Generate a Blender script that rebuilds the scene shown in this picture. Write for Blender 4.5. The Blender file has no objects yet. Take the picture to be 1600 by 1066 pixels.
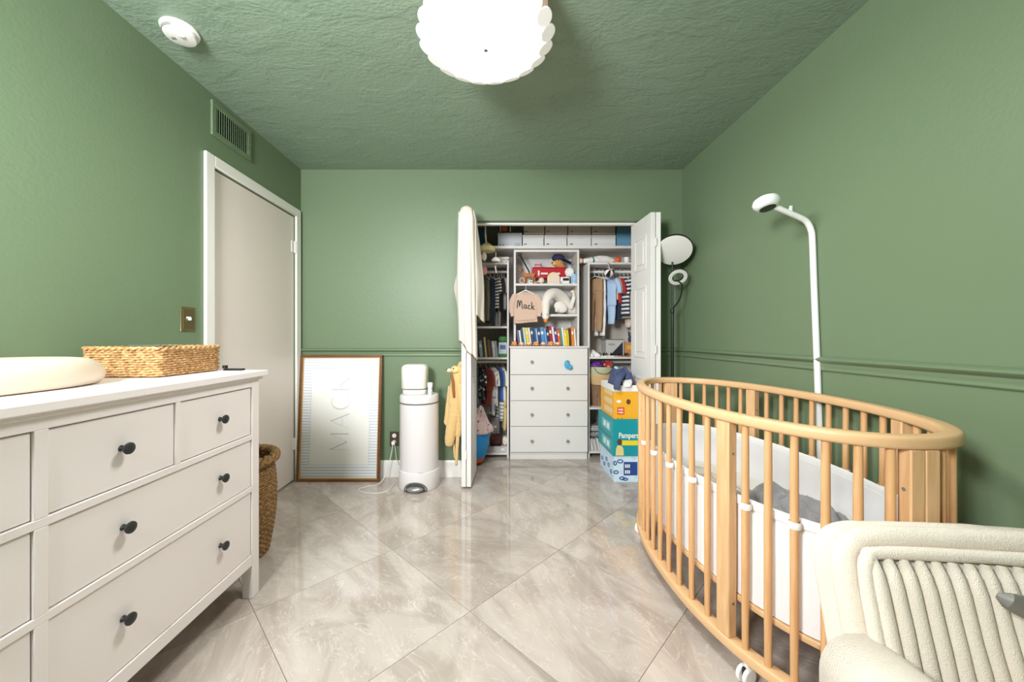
import bpy, bmesh, math, random
from mathutils import Vector, Matrix, noise

scene = bpy.context.scene
col = scene.collection
random.seed(7)
PI = math.pi

# ------------------------------------------------------------------ camera, world, light, exposure
F, CX, CY, CAMZ = 580.0, 777.0, 527.0, 1.108          # focal length and vanishing point of the photograph
cam_d = bpy.data.cameras.new('camera')
cam_d.sensor_width = 36.0
cam_d.lens = 36.0 * F / 1600.0
cam_d.shift_x = (800.0 - CX) / 1600.0
cam_d.shift_y = -(533.0 - CY) / 1600.0
cam_d.clip_start = 0.02
cam = bpy.data.objects.new('camera', cam_d)
cam.location = (0, 0, CAMZ)
cam.rotation_euler = (PI / 2, 0, 0)
col.objects.link(cam)
scene.camera = cam

world = bpy.data.worlds.new('world')
scene.world = world
world.use_nodes = True
world.node_tree.nodes['Background'].inputs[0].default_value = (0.86, 0.93, 1.0, 1)
world.node_tree.nodes['Background'].inputs[1].default_value = 1.0

scene.view_settings.view_transform = 'Standard'
scene.view_settings.look = 'None'
scene.view_settings.gamma = 1.0
scene.view_settings.exposure = -0.05
scene.view_settings.use_curve_mapping = False


def area_light(name, loc, rot, sx, sy, power, color):
    d = bpy.data.lights.new(name, 'AREA')
    d.shape = 'RECTANGLE'
    d.size, d.size_y = sx, sy
    d.energy = power
    d.color = color
    o = bpy.data.objects.new(name, d)
    o.location = loc
    o.rotation_euler = rot
    col.objects.link(o)
    return o


# added key light, set in a made-up window opening behind the camera
area_light('added_key_light', (-1.04, -0.325, 1.86), (PI / 2, 0, -0.44), 0.55, 0.62, 113.0, (0.95, 0.98, 1.0))
LAMP_STRENGTH = 62.0

# ------------------------------------------------------------------ helpers
XL, XR, YB, ZC = -1.56, 1.47, 2.95, 2.44               # room: left, right, far wall, ceiling
YN = -0.30                                             # wall behind the camera
ROOTM = {}


def at(px, py, Y):
    """room position of a photograph point that lies Y metres in front of the camera"""
    return Vector(((px - CX) * Y / F, Y, CAMZ - (py - CY) * Y / F))


def ax(px, Y):
    return (px - CX) * Y / F


def az(py, Y):
    return CAMZ - (py - CY) * Y / F


def lin(c):
    out = []
    for v in c[:3]:
        v = v / 255.0
        out.append(v / 12.92 if v <= 0.04045 else ((v + 0.055) / 1.055) ** 2.4)
    return (out[0], out[1], out[2], 1.0)


MATS = {}


def _base(name):
    m = bpy.data.materials.new(name)
    m.use_nodes = True
    nt = m.node_tree
    return m, nt, nt.nodes['Principled BSDF']


def mat(name, c, rough=0.5, bump=0.0, bscale=80.0, metal=0.0, vary=0.0, vscale=6.0, spec=0.5, sheen=0.0, coat=0.0, emit=0.0, detail=3.0):
    if name in MATS:
        return MATS[name]
    m, nt, b = _base(name)
    b.inputs['Base Color'].default_value = lin(c)
    b.inputs['Roughness'].default_value = rough
    b.inputs['Metallic'].default_value = metal
    b.inputs['Specular IOR Level'].default_value = spec
    if sheen:
        b.inputs['Sheen Weight'].default_value = sheen
        b.inputs['Sheen Roughness'].default_value = 0.5
    if coat:
        b.inputs['Coat Weight'].default_value = coat
    if emit:
        b.inputs['Emission Color'].default_value = lin(c)
        b.inputs['Emission Strength'].default_value = emit
    if bump or vary:
        tc = nt.nodes.new('ShaderNodeTexCoord')
    if vary:
        n = nt.nodes.new('ShaderNodeTexNoise')
        n.inputs['Scale'].default_value = vscale
        n.inputs['Detail'].default_value = 4
        nt.links.new(tc.outputs['Object'], n.inputs['Vector'])
        mx = nt.nodes.new('ShaderNodeMix')
        mx.data_type = 'RGBA'
        l = lin(c)
        mx.inputs[6].default_value = (l[0] * (1 - vary), l[1] * (1 - vary), l[2] * (1 - vary), 1)
        mx.inputs[7].default_value = (min(1, l[0] * (1 + vary)), min(1, l[1] * (1 + vary)), min(1, l[2] * (1 + vary)), 1)
        nt.links.new(n.outputs['Fac'], mx.inputs[0])
        nt.links.new(mx.outputs[2], b.inputs['Base Color'])
    if bump:
        n2 = nt.nodes.new('ShaderNodeTexNoise')
        n2.inputs['Scale'].default_value = bscale
        n2.inputs['Detail'].default_value = detail
        nt.links.new(tc.outputs['Object'], n2.inputs['Vector'])
        bp = nt.nodes.new('ShaderNodeBump')
        bp.inputs['Strength'].default_value = bump
        bp.inputs['Distance'].default_value = 0.01
        nt.links.new(n2.outputs['Fac'], bp.inputs['Height'])
        nt.links.new(bp.outputs['Normal'], b.inputs['Normal'])
    MATS[name] = m
    return m


def stripe_mat(name, c1, c2, per_m, axis=2, duty=0.5, rough=0.8, wob=0.0):
    """two-colour stripes, per_m stripes to the metre along an object axis"""
    if name in MATS:
        return MATS[name]
    m, nt, b = _base(name)
    tc = nt.nodes.new('ShaderNodeTexCoord')
    sp = nt.nodes.new('ShaderNodeSeparateXYZ')
    nt.links.new(tc.outputs['Object'], sp.inputs[0])
    mu = nt.nodes.new('ShaderNodeMath'); mu.operation = 'MULTIPLY'; mu.inputs[1].default_value = per_m
    nt.links.new(sp.outputs[axis], mu.inputs[0])
    fr = nt.nodes.new('ShaderNodeMath'); fr.operation = 'FRACT'
    nt.links.new(mu.outputs[0], fr.inputs[0])
    gt = nt.nodes.new('ShaderNodeMath'); gt.operation = 'GREATER_THAN'; gt.inputs[1].default_value = duty
    nt.links.new(fr.outputs[0], gt.inputs[0])
    mx = nt.nodes.new('ShaderNodeMix'); mx.data_type = 'RGBA'
    mx.inputs[6].default_value = lin(c1); mx.inputs[7].default_value = lin(c2)
    nt.links.new(gt.outputs[0], mx.inputs[0])
    nt.links.new(mx.outputs[2], b.inputs['Base Color'])
    b.inputs['Roughness'].default_value = rough
    MATS[name] = m
    return m


def spot_mat(name, c1, c2, scale=40.0, thr=0.32, rough=0.8, c3=None):
    """scattered spots or patches of a print"""
    if name in MATS:
        return MATS[name]
    m, nt, b = _base(name)
    tc = nt.nodes.new('ShaderNodeTexCoord')
    v = nt.nodes.new('ShaderNodeTexVoronoi')
    v.inputs['Scale'].default_value = scale
    nt.links.new(tc.outputs['Object'], v.inputs['Vector'])
    lt = nt.nodes.new('ShaderNodeMath'); lt.operation = 'LESS_THAN'; lt.inputs[1].default_value = thr
    nt.links.new(v.outputs['Distance'], lt.inputs[0])
    mx = nt.nodes.new('ShaderNodeMix'); mx.data_type = 'RGBA'
    mx.inputs[6].default_value = lin(c1); mx.inputs[7].default_value = lin(c2)
    nt.links.new(lt.outputs[0], mx.inputs[0])
    src = mx.outputs[2]
    if c3:
        n = nt.nodes.new('ShaderNodeTexNoise'); n.inputs['Scale'].default_value = scale * 0.6
        nt.links.new(tc.outputs['Object'], n.inputs['Vector'])
        g = nt.nodes.new('ShaderNodeMath'); g.operation = 'GREATER_THAN'; g.inputs[1].default_value = 0.56
        nt.links.new(n.outputs['Fac'], g.inputs[0])
        m2 = nt.nodes.new('ShaderNodeMix'); m2.data_type = 'RGBA'
        m2.inputs[7].default_value = lin(c3)
        nt.links.new(g.outputs[0], m2.inputs[0]); nt.links.new(src, m2.inputs[6])
        src = m2.outputs[2]
    nt.links.new(src, b.inputs['Base Color'])
    b.inputs['Roughness'].default_value = rough
    MATS[name] = m
    return m


def wood_mat(name, c1, c2, axis=2, scale=14.0, rough=0.45):
    if name in MATS:
        return MATS[name]
    m, nt, b = _base(name)
    tc = nt.nodes.new('ShaderNodeTexCoord')
    mp = nt.nodes.new('ShaderNodeMapping')
    s = [scale * 3, scale * 3, scale * 3]
    s[axis] = scale * 0.25
    mp.inputs['Scale'].default_value = s
    nt.links.new(tc.outputs['Object'], mp.inputs['Vector'])
    n = nt.nodes.new('ShaderNodeTexNoise'); n.inputs['Scale'].default_value = 1.6; n.inputs['Detail'].default_value = 5
    n.inputs['Distortion'].default_value = 0.6
    nt.links.new(mp.outputs[0], n.inputs['Vector'])
    r = nt.nodes.new('ShaderNodeValToRGB')
    r.color_ramp.elements[0].position = 0.32; r.color_ramp.elements[0].color = lin(c1)
    r.color_ramp.elements[1].position = 0.68; r.color_ramp.elements[1].color = lin(c2)
    nt.links.new(n.outputs['Fac'], r.inputs[0])
    nt.links.new(r.outputs[0], b.inputs['Base Color'])
    b.inputs['Roughness'].default_value = rough
    MATS[name] = m
    return m


def tag(o, label=None, cat=None, group=None, kind=None):
    if label: o['label'] = label
    if cat: o['category'] = cat
    if group: o['group'] = group
    if kind: o['kind'] = kind
    return o


def thing(name, label, cat, loc=(0, 0, 0), rz=0.0, group=None, kind=None):
    o = bpy.data.objects.new(name, None)
    o.empty_display_size = 0.05
    o.location = loc
    o.rotation_euler = (0, 0, rz)
    col.objects.link(o)
    ROOTM[o.name] = Matrix.Translation(Vector(loc)) @ Matrix.Rotation(rz, 4, 'Z')
    return tag(o, label, cat, group, kind)


def root_of(o):
    while o.parent:
        o = o.parent
    return o


class MB:
    """collects shapes, in room coordinates, into one mesh"""

    def __init__(s):
        s.v, s.f = [], []

    def add(s, vs, fs, M=None):
        k = len(s.v)
        for p in vs:
            p = Vector(p)
            s.v.append(M @ p if M else p)
        for f in fs:
            s.f.append(tuple(i + k for i in f))
        return s

    def box(s, x0, x1, y0, y1, z0, z1, M=None):
        if x0 > x1: x0, x1 = x1, x0
        if y0 > y1: y0, y1 = y1, y0
        if z0 > z1: z0, z1 = z1, z0
        vs = [(x0, y0, z0), (x1, y0, z0), (x1, y1, z0), (x0, y1, z0), (x0, y0, z1), (x1, y0, z1), (x1, y1, z1), (x0, y1, z1)]
        fs = [(0, 3, 2, 1), (4, 5, 6, 7), (0, 1, 5, 4), (1, 2, 6, 5), (2, 3, 7, 6), (3, 0, 4, 7)]
        return s.add(vs, fs, M)

    def prism(s, poly, axis, a0, a1, M=None):
        """polygon in the plane across axis ('x': (y,z), 'y': (x,z), 'z': (x,y)), drawn out from a0 to a1"""
        def p(q, a):
            return {'x': (a, q[0], q[1]), 'y': (q[0], a, q[1]), 'z': (q[0], q[1], a)}[axis]
        n = len(poly)
        vs = [p(q, a0) for q in poly] + [p(q, a1) for q in poly]
        fs = [tuple(range(n)), tuple(range(2 * n - 1, n - 1, -1))]
        for i in range(n):
            j = (i + 1) % n
            fs.append((i, i + n, j + n, j))
        return s.add(vs, fs, M)

    def tube(s, pts, r, n=8, closed=False, flat=(1.0, 1.0), up=None, M=None):
        pts = [Vector(p) for p in pts]
        m = len(pts)
        rs = r if isinstance(r, (list, tuple)) else [r] * m
        vs, fs = [], []
        nrm = None
        for i in range(m):
            if closed:
                t = pts[(i + 1) % m] - pts[i - 1]
            else:
                t = pts[min(i + 1, m - 1)] - pts[max(i - 1, 0)]
            t.normalize()
            if nrm is None:
                ref = Vector(up) if up else (Vector((0, 0, 1)) if abs(t.z) < 0.9 else Vector((1, 0, 0)))
                nrm = (ref - t * ref.dot(t)).normalized()
            else:
                nn = nrm - t * nrm.dot(t)
                nrm = nn.normalized() if nn.length > 1e-6 else nrm
            bn = t.cross(nrm)
            for k in range(n):
                a = 2 * PI * k / n
                vs.append(pts[i] + nrm * (math.cos(a) * rs[i] * flat[0]) + bn * (math.sin(a) * rs[i] * flat[1]))
        for i in range(m if closed else m - 1):
            j = (i + 1) % m
            for k in range(n):
                l = (k + 1) % n
                fs.append((i * n + k, i * n + l, j * n + l, j * n + k))
        if not closed:
            fs.append(tuple(range(n - 1, -1, -1)))
            fs.append(tuple(range((m - 1) * n, m * n)))
        return s.add(vs, fs, M)

    def lathe(s, prof, c=(0, 0, 0), n=24, sx=1.0, sy=1.0, M=None):
        """profile of (radius, height) turned about the z axis through c; ends at radius 0 close it"""
        vs, fs, rows = [], [], []
        for r, z in prof:
            if r < 1e-6:
                rows.append([len(vs)]); vs.append((c[0], c[1], c[2] + z))
            else:
                rows.append(list(range(len(vs), len(vs) + n)))
                for k in range(n):
                    a = 2 * PI * k / n
                    vs.append((c[0] + math.cos(a) * r * sx, c[1] + math.sin(a) * r * sy, c[2] + z))
        for A, B in zip(rows, rows[1:]):
            for k in range(n):
                l = (k + 1) % n
                if len(A) == 1 and len(B) == 1: continue
                if len(A) == 1: fs.append((A[0], B[l], B[k]))
                elif len(B) == 1: fs.append((A[k], A[l], B[0]))
                else: fs.append((A[k], A[l], B[l], B[k]))
        if prof[0] != prof[-1]:                        # a profile that ends where it began is a ring and needs no caps
            if len(rows[0]) > 1: fs.append(tuple(reversed(rows[0])))
            if len(rows[-1]) > 1: fs.append(tuple(rows[-1]))
        return s.add(vs, fs, M)

    def ball(s, c, r, nu=14, nv=9, M=None, wob=0.0, seed=0.0):
        if not isinstance(r, (tuple, list)): r = (r, r, r)
        vs, fs = [(0, 0, -1)], []
        for i in range(1, nv):
            th = -PI / 2 + PI * i / nv
            for k in range(nu):
                a = 2 * PI * k / nu
                vs.append((math.cos(th) * math.cos(a), math.cos(th) * math.sin(a), math.sin(th)))
        vs.append((0, 0, 1))
        out = []
        for p in vs:
            w = 1.0
            if wob:
                w += wob * noise.noise(Vector(p) * 1.9 + Vector((seed, seed * 2, 3)))
            q = Vector((p[0] * r[0] * w, p[1] * r[1] * w, p[2] * r[2] * w))
            out.append((M.to_3x3() @ q if M else q) + Vector(c))
        L = len(vs) - 1
        for k in range(nu):
            l = (k + 1) % nu
            fs.append((0, 1 + l, 1 + k))
            b = 1 + (nv - 2) * nu
            fs.append((b + k, b + l, L))
        for i in range(nv - 2):
            for k in range(nu):
                l = (k + 1) % nu
                a0, b0 = 1 + i * nu, 1 + (i + 1) * nu
                fs.append((a0 + k, a0 + l, b0 + l, b0 + k))
        return s.add(out, fs)

    def loft(s, rings):
        """joins rings (lists of points of equal length) and closes both ends"""
        n = len(rings[0])
        vs = [p for r in rings for p in r]
        fs = []
        for i in range(len(rings) - 1):
            for k in range(n):
                l = (k + 1) % n
                fs.append((i * n + k, i * n + l, (i + 1) * n + l, (i + 1) * n + k))
        fs.append(tuple(range(n - 1, -1, -1)))
        fs.append(tuple(range((len(rings) - 1) * n, len(rings) * n)))
        return s.add(vs, fs)

    def sheet(s, fn, nu, nv, t):
        """a cloth of thickness t over fn(u, v), u and v from 0 to 1"""
        g = [[Vector(fn(i / nu, j / nv)) for j in range(nv + 1)] for i in range(nu + 1)]
        top, bot = [], []
        for i in range(nu + 1):
            for j in range(nv + 1):
                du = g[min(i + 1, nu)][j] - g[max(i - 1, 0)][j]
                dv = g[i][min(j + 1, nv)] - g[i][max(j - 1, 0)]
                nn = du.cross(dv)
                nn = nn.normalized() if nn.length > 1e-9 else Vector((0, 0, 1))
                top.append(g[i][j] + nn * t / 2); bot.append(g[i][j] - nn * t / 2)
        W, N = nv + 1, (nu + 1) * (nv + 1)
        fs = []
        for i in range(nu):
            for j in range(nv):
                a = i * W + j
                fs.append((a, a + W, a + W + 1, a + 1))
                fs.append((N + a, N + a + 1, N + a + W + 1, N + a + W))
        for j in range(nv):
            fs.append((j, j + 1, N + j + 1, N + j))
            e = nu * W + j
            fs.append((e, N + e, N + e + 1, e + 1))
        for i in range(nu):
            a = i * W
            fs.append((a, N + a, N + a + W, a + W))
            e = i * W + nv
            fs.append((e, e + W, N + e + W, N + e))
        return s.add(top + bot, fs)

    def ring(s, path, normals, section, z):
        """sweeps a section of (outward, up) offsets along a closed level path"""
        m, n = len(path), len(section)
        vs, fs = [], []
        for p, q in zip(path, normals):
            for a, b in section:
                vs.append((p[0] + q[0] * a, p[1] + q[1] * a, z + b))
        for i in range(m):
            j = (i + 1) % m
            for k in range(n):
                l = (k + 1) % n
                fs.append((i * n + k, j * n + k, j * n + l, i * n + l))
        return s.add(vs, fs)

    def build(s, name, material, parent=None, bevel=0.0, sub=0, angle=38, origin=None, kind=None):
        me = bpy.data.meshes.new(name)
        if parent is not None:
            inv = ROOTM[root_of(parent).name].inverted()
            pts = [inv @ p for p in s.v]
            loc = None
        else:
            if origin is None:
                xs = [p.x for p in s.v]; ys = [p.y for p in s.v]; zs = [p.z for p in s.v]
                origin = Vector(((min(xs) + max(xs)) / 2, (min(ys) + max(ys)) / 2, min(zs)))
            loc = Vector(origin)
            pts = [p - loc for p in s.v]
        me.from_pydata([tuple(p) for p in pts], [], s.f)
        bm = bmesh.new(); bm.from_mesh(me)
        bmesh.ops.recalc_face_normals(bm, faces=bm.faces)
        bm.to_mesh(me); bm.free()
        me.materials.append(material)
        me.polygons.foreach_set('use_smooth', [True] * len(me.polygons))
        if angle < 180:
            me.set_sharp_from_angle(angle=math.radians(angle))
        o = bpy.data.objects.new(name, me)
        col.objects.link(o)
        if parent is not None:
            o.parent = parent
        else:
            o.location = loc
            ROOTM[o.name] = Matrix.Translation(loc)
        if bevel:
            bv = o.modifiers.new('bevel', 'BEVEL'); bv.width = bevel; bv.segments = 2; bv.limit_method = 'ANGLE'
            bv.angle_limit = math.radians(40)
        if sub:
            sb = o.modifiers.new('subdivision', 'SUBSURF'); sb.levels = sub; sb.render_levels = sub
        if kind: o['kind'] = kind
        return o


def B(x0, x1, y0, y1, z0, z1, M=None):
    return MB().box(x0, x1, y0, y1, z0, z1, M)


def struct(name, mb, m, label, cat, bevel=0.0):
    o = mb.build(name, m, None, bevel=bevel, origin=(0, 0, 0))
    return tag(o, label, cat, None, 'structure')


def share(src, name, parent, M=None):
    """another part with the same mesh, moved by M in its thing's own frame"""
    o = bpy.data.objects.new(name, src.data)
    col.objects.link(o)
    o.parent = parent
    for md in src.modifiers:
        if md.type == 'BEVEL':
            b = o.modifiers.new('bevel', 'BEVEL'); b.width = md.width; b.segments = 2; b.limit_method = 'ANGLE'
    if M is not None:
        o.matrix_local = M
    return o


def smooth_path(pts, k=6, closed=False):
    pts = [Vector(p) for p in pts]
    out, n = [], len(pts)
    for i in range(n if closed else n - 1):
        if closed:
            p0, p1, p2, p3 = pts[i - 1], pts[i], pts[(i + 1) % n], pts[(i + 2) % n]
        else:
            p0, p1, p2, p3 = pts[max(i - 1, 0)], pts[i], pts[i + 1], pts[min(i + 2, n - 1)]
        for j in range(k):
            t = j / k
            out.append(0.5 * ((2 * p1) + (p2 - p0) * t + (2 * p0 - 5 * p1 + 4 * p2 - p3) * t * t + (3 * p1 - p0 - 3 * p2 + p3) * t ** 3))
    if not closed:
        out.append(pts[-1])
    return out


def lerp_list(vals, n):
    out = []
    for i in range(n):
        t = i / (n - 1) * (len(vals) - 1)
        k = min(int(t), len(vals) - 2)
        out.append(vals[k] + (vals[k + 1] - vals[k]) * (t - k))
    return out


def lettering(text, size, M, material, parent, name='lettering', depth=0.0008, bold=0.0, center=True):
    """text as thin geometry; M carries the x-right, y-up text plane into the room"""
    cu = bpy.data.curves.new('text', 'FONT')
    cu.body = text; cu.size = size; cu.extrude = depth; cu.offset = bold
    cu.align_x = 'CENTER' if center else 'LEFT'
    cu.align_y = 'CENTER' if center else 'BOTTOM_BASELINE'
    cu.resolution_u = 3
    tmp = bpy.data.objects.new('text', cu)
    col.objects.link(tmp)
    bpy.context.view_layer.update()
    dg = bpy.context.evaluated_depsgraph_get()
    me = bpy.data.meshes.new_from_object(tmp.evaluated_get(dg))
    bpy.data.objects.remove(tmp)
    mb = MB()
    mb.add([M @ v.co for v in me.vertices], [tuple(p.vertices) for p in me.polygons])
    bpy.data.meshes.remove(me)
    return mb.build(name, material, parent)


def front_plane(x, y, z):
    """text plane that faces the camera side of the room (towards -y)"""
    return Matrix.Translation((x, y, z)) @ Matrix.Rotation(PI / 2, 4, 'X')

# ------------------------------------------------------------------ surface materials
GREEN = (112, 130, 101)


def wall_paint(name, c, relief):
    m, nt, b = _base(name)
    tc = nt.nodes.new('ShaderNodeTexCoord')
    n = nt.nodes.new('ShaderNodeTexNoise'); n.inputs['Scale'].default_value = 70; n.inputs['Detail'].default_value = 4
    n2 = nt.nodes.new('ShaderNodeTexNoise'); n2.inputs['Scale'].default_value = 9; n2.inputs['Detail'].default_value = 3
    nt.links.new(tc.outputs['Object'], n.inputs['Vector']); nt.links.new(tc.outputs['Object'], n2.inputs['Vector'])
    ad = nt.nodes.new('ShaderNodeMath'); ad.operation = 'ADD'
    nt.links.new(n.outputs['Fac'], ad.inputs[0]); nt.links.new(n2.outputs['Fac'], ad.inputs[1])
    bp = nt.nodes.new('ShaderNodeBump'); bp.inputs['Strength'].default_value = relief; bp.inputs['Distance'].default_value = 0.004
    nt.links.new(ad.outputs[0], bp.inputs['Height']); nt.links.new(bp.outputs['Normal'], b.inputs['Normal'])
    b.inputs['Base Color'].default_value = lin(c)
    b.inputs['Roughness'].default_value = 0.42
    b.inputs['Specular IOR Level'].default_value = 0.35
    return m


def ceiling_paint():
    """skip-trowel plaster: broad smooth patches with torn ridges between them"""
    m, nt, b = _base('trowelled_green_ceiling')
    tc = nt.nodes.new('ShaderNodeTexCoord')
    mp = nt.nodes.new('ShaderNodeMapping'); mp.inputs['Scale'].default_value = (1.0, 1.7, 1.0)
    mp.inputs['Rotation'].default_value = (0, 0, 0.35)
    nt.links.new(tc.outputs['Object'], mp.inputs['Vector'])
    a = nt.nodes.new('ShaderNodeTexNoise'); a.inputs['Scale'].default_value = 3.6; a.inputs['Detail'].default_value = 9
    a.inputs['Roughness'].default_value = 0.66; a.inputs['Distortion'].default_value = 0.35
    nt.links.new(mp.outputs[0], a.inputs['Vector'])
    ra = nt.nodes.new('ShaderNodeValToRGB')
    e = ra.color_ramp.elements
    e[0].position = 0.46; e[0].color = (0, 0, 0, 1)
    e[1].position = 0.545; e[1].color = (1, 1, 1, 1)
    nt.links.new(a.outputs['Fac'], ra.inputs[0])
    c = nt.nodes.new('ShaderNodeTexNoise'); c.inputs['Scale'].default_value = 46; c.inputs['Detail'].default_value = 5
    nt.links.new(mp.outputs[0], c.inputs['Vector'])
    d = nt.nodes.new('ShaderNodeTexNoise'); d.inputs['Scale'].default_value = 2.2
    nt.links.new(mp.outputs[0], d.inputs['Vector'])
    pm = nt.nodes.new('ShaderNodeMath'); pm.operation = 'MULTIPLY'
    nt.links.new(c.outputs['Fac'], pm.inputs[0]); nt.links.new(d.outputs['Fac'], pm.inputs[1])
    s = nt.nodes.new('ShaderNodeMath'); s.operation = 'MULTIPLY_ADD'; s.inputs[1].default_value = 1.9
    nt.links.new(pm.outputs[0], s.inputs[0]); nt.links.new(ra.outputs[0], s.inputs[2])
    bp = nt.nodes.new('ShaderNodeBump'); bp.inputs['Strength'].default_value = 0.40; bp.inputs['Distance'].default_value = 0.007
    nt.links.new(s.outputs[0], bp.inputs['Height']); nt.links.new(bp.outputs['Normal'], b.inputs['Normal'])
    b.inputs['Base Color'].default_value = lin((137, 156, 137))
    b.inputs['Roughness'].default_value = 0.40
    b.inputs['Specular IOR Level'].default_value = 0.4
    return m


def tile_material():
    """polished beige stone tile, the veins shifted on every tile"""
    m, nt, b = _base('polished_beige_tile')
    tc = nt.nodes.new('ShaderNodeTexCoord')
    oi = nt.nodes.new('ShaderNodeObjectInfo')
    cm = nt.nodes.new('ShaderNodeMath'); cm.operation = 'MULTIPLY'; cm.inputs[1].default_value = 37.0
    nt.links.new(oi.outputs['Random'], cm.inputs[0])
    rot = nt.nodes.new('ShaderNodeMath'); rot.operation = 'MULTIPLY_ADD'; rot.inputs[1].default_value = 1.2; rot.inputs[2].default_value = 0.3
    nt.links.new(oi.outputs['Random'], rot.inputs[0])
    vr = nt.nodes.new('ShaderNodeVectorRotate'); vr.rotation_type = 'Z_AXIS'
    nt.links.new(tc.outputs['Object'], vr.inputs['Vector']); nt.links.new(rot.outputs[0], vr.inputs['Angle'])
    va = nt.nodes.new('ShaderNodeVectorMath'); va.operation = 'ADD'
    nt.links.new(vr.outputs[0], va.inputs[0]); nt.links.new(cm.outputs[0], va.inputs[1])
    mp = nt.nodes.new('ShaderNodeMapping'); mp.inputs['Scale'].default_value = (1.2, 2.6, 1.0)
    nt.links.new(va.outputs[0], mp.inputs['Vector'])
    n = nt.nodes.new('ShaderNodeTexNoise'); n.inputs['Scale'].default_value = 2.0; n.inputs['Detail'].default_value = 9
    n.inputs['Roughness'].default_value = 0.6; n.inputs['Distortion'].default_value = 0.9
    nt.links.new(mp.outputs[0], n.inputs['Vector'])
    r = nt.nodes.new('ShaderNodeValToRGB')
    e = r.color_ramp.elements
    e[0].position = 0.30; e[0].color = lin((162, 149, 139))
    e[1].position = 0.72; e[1].color = lin((199, 188, 180))
    k = e.new(0.47); k.color = lin((178, 165, 156))
    k = e.new(0.52); k.color = lin((185, 173, 164))
    nt.links.new(n.outputs['Fac'], r.inputs[0])
    v = nt.nodes.new('ShaderNodeTexNoise'); v.inputs['Scale'].default_value = 3.2; v.inputs['Detail'].default_value = 6; v.inputs['Distortion'].default_value = 2.6
    nt.links.new(mp.outputs[0], v.inputs['Vector'])
    rv = nt.nodes.new('ShaderNodeValToRGB')
    f = rv.color_ramp.elements
    f[0].position = 0.485; f[0].color = (0, 0, 0, 1)
    f[1].position = 0.515; f[1].color = (0, 0, 0, 1)
    k = f.new(0.5); k.color = (1, 1, 1, 1)
    nt.links.new(v.outputs['Fac'], rv.inputs[0])
    fm = nt.nodes.new('ShaderNodeMath'); fm.operation = 'MULTIPLY'; fm.inputs[1].default_value = 0.5
    nt.links.new(rv.outputs[0], fm.inputs[0])
    mx = nt.nodes.new('ShaderNodeMix'); mx.data_type = 'RGBA'
    mx.inputs[7].default_value = lin((216, 208, 200))
    nt.links.new(fm.outputs[0], mx.inputs[0]); nt.links.new(r.outputs[0], mx.inputs[6])
    # whole tiles differ a little in tone
    hs = nt.nodes.new('ShaderNodeHueSaturation')
    vm = nt.nodes.new('ShaderNodeMath'); vm.operation = 'MULTIPLY_ADD'; vm.inputs[1].default_value = 0.14; vm.inputs[2].default_value = 0.93
    nt.links.new(oi.outputs['Random'], vm.inputs[0]); nt.links.new(vm.outputs[0], hs.inputs['Value'])
    nt.links.new(mx.outputs[2], hs.inputs['Color'])
    nt.links.new(hs.outputs[0], b.inputs['Base Color'])
    b.inputs['Roughness'].default_value = 0.06
    b.inputs['Specular IOR Level'].default_value = 0.75
    return m


wall_m = wall_paint('green_wall_paint', GREEN, 0.16)
ceil_m = ceiling_paint()
tile_m = tile_material()
rail_m = mat('green_trim_paint', (112, 130, 101), 0.32, spec=0.5)
white_trim = mat('white_trim_paint', (238, 233, 228), 0.35)
door_m = mat('cream_door_paint', (228, 215, 207), 0.38, bump=0.03, bscale=30)
closet_wall_m = mat('closet_plaster', (196, 188, 179), 0.7, bump=0.05, bscale=60)
melamine = mat('white_melamine', (224, 220, 217), 0.4)
white_paint = mat('white_furniture_paint', (240, 231, 230), 0.38)
grout_m = mat('grout', (150, 138, 126), 0.8)
hinge_m = mat('painted_hinge', (228, 224, 218), 0.35)
dark_iron = mat('black_iron', (43, 42, 43), 0.4, spec=0.4)
chrome = mat('brushed_nickel', (176, 174, 172), 0.28, metal=0.7)
black_plastic = mat('black_plastic', (22, 21, 22), 0.4)
white_plastic = mat('white_plastic', (240, 238, 235), 0.32)

# ------------------------------------------------------------------ room shell
DOOR_Y0, DOOR_Y1, DOOR_Z = 2.035, 2.855, 2.035         # opening of the hall door in the left wall
CL0, CL1, CLZ = -0.245, 1.245, 2.035                   # closet opening in the far wall
CIX0, CIX1, CIY = -0.33, 1.36, 3.75                    # closet inside

floor = struct('floor', MB().box(XL - .1, XR + .1, YN - .1, YB, -0.10, -0.006).box(CIX0 - .05, CIX1 + .05, YB, CIY + .05, -0.10, -0.006),
               grout_m, 'polished beige stone tile floor laid on the diagonal', 'floor')


def clip(poly, x0, x1, y0, y1):
    def cut(P, inside, cross):
        out = []
        for i, q in enumerate(P):
            p = P[i - 1]
            if inside(q):
                if not inside(p): out.append(cross(p, q))
                out.append(q)
            elif inside(p):
                out.append(cross(p, q))
        return out

    def cx_(v):
        return lambda p, q: (v, p[1] + (q[1] - p[1]) * (v - p[0]) / (q[0] - p[0]))

    def cy_(v):
        return lambda p, q: (p[0] + (q[0] - p[0]) * (v - p[1]) / (q[1] - p[1]), v)
    for ins, cr in ((lambda p: p[0] >= x0, cx_(x0)), (lambda p: p[0] <= x1, cx_(x1)), (lambda p: p[1] >= y0, cy_(y0)), (lambda p: p[1] <= y1, cy_(y1))):
        if poly: poly = cut(poly, ins, cr)
    return poly


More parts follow.
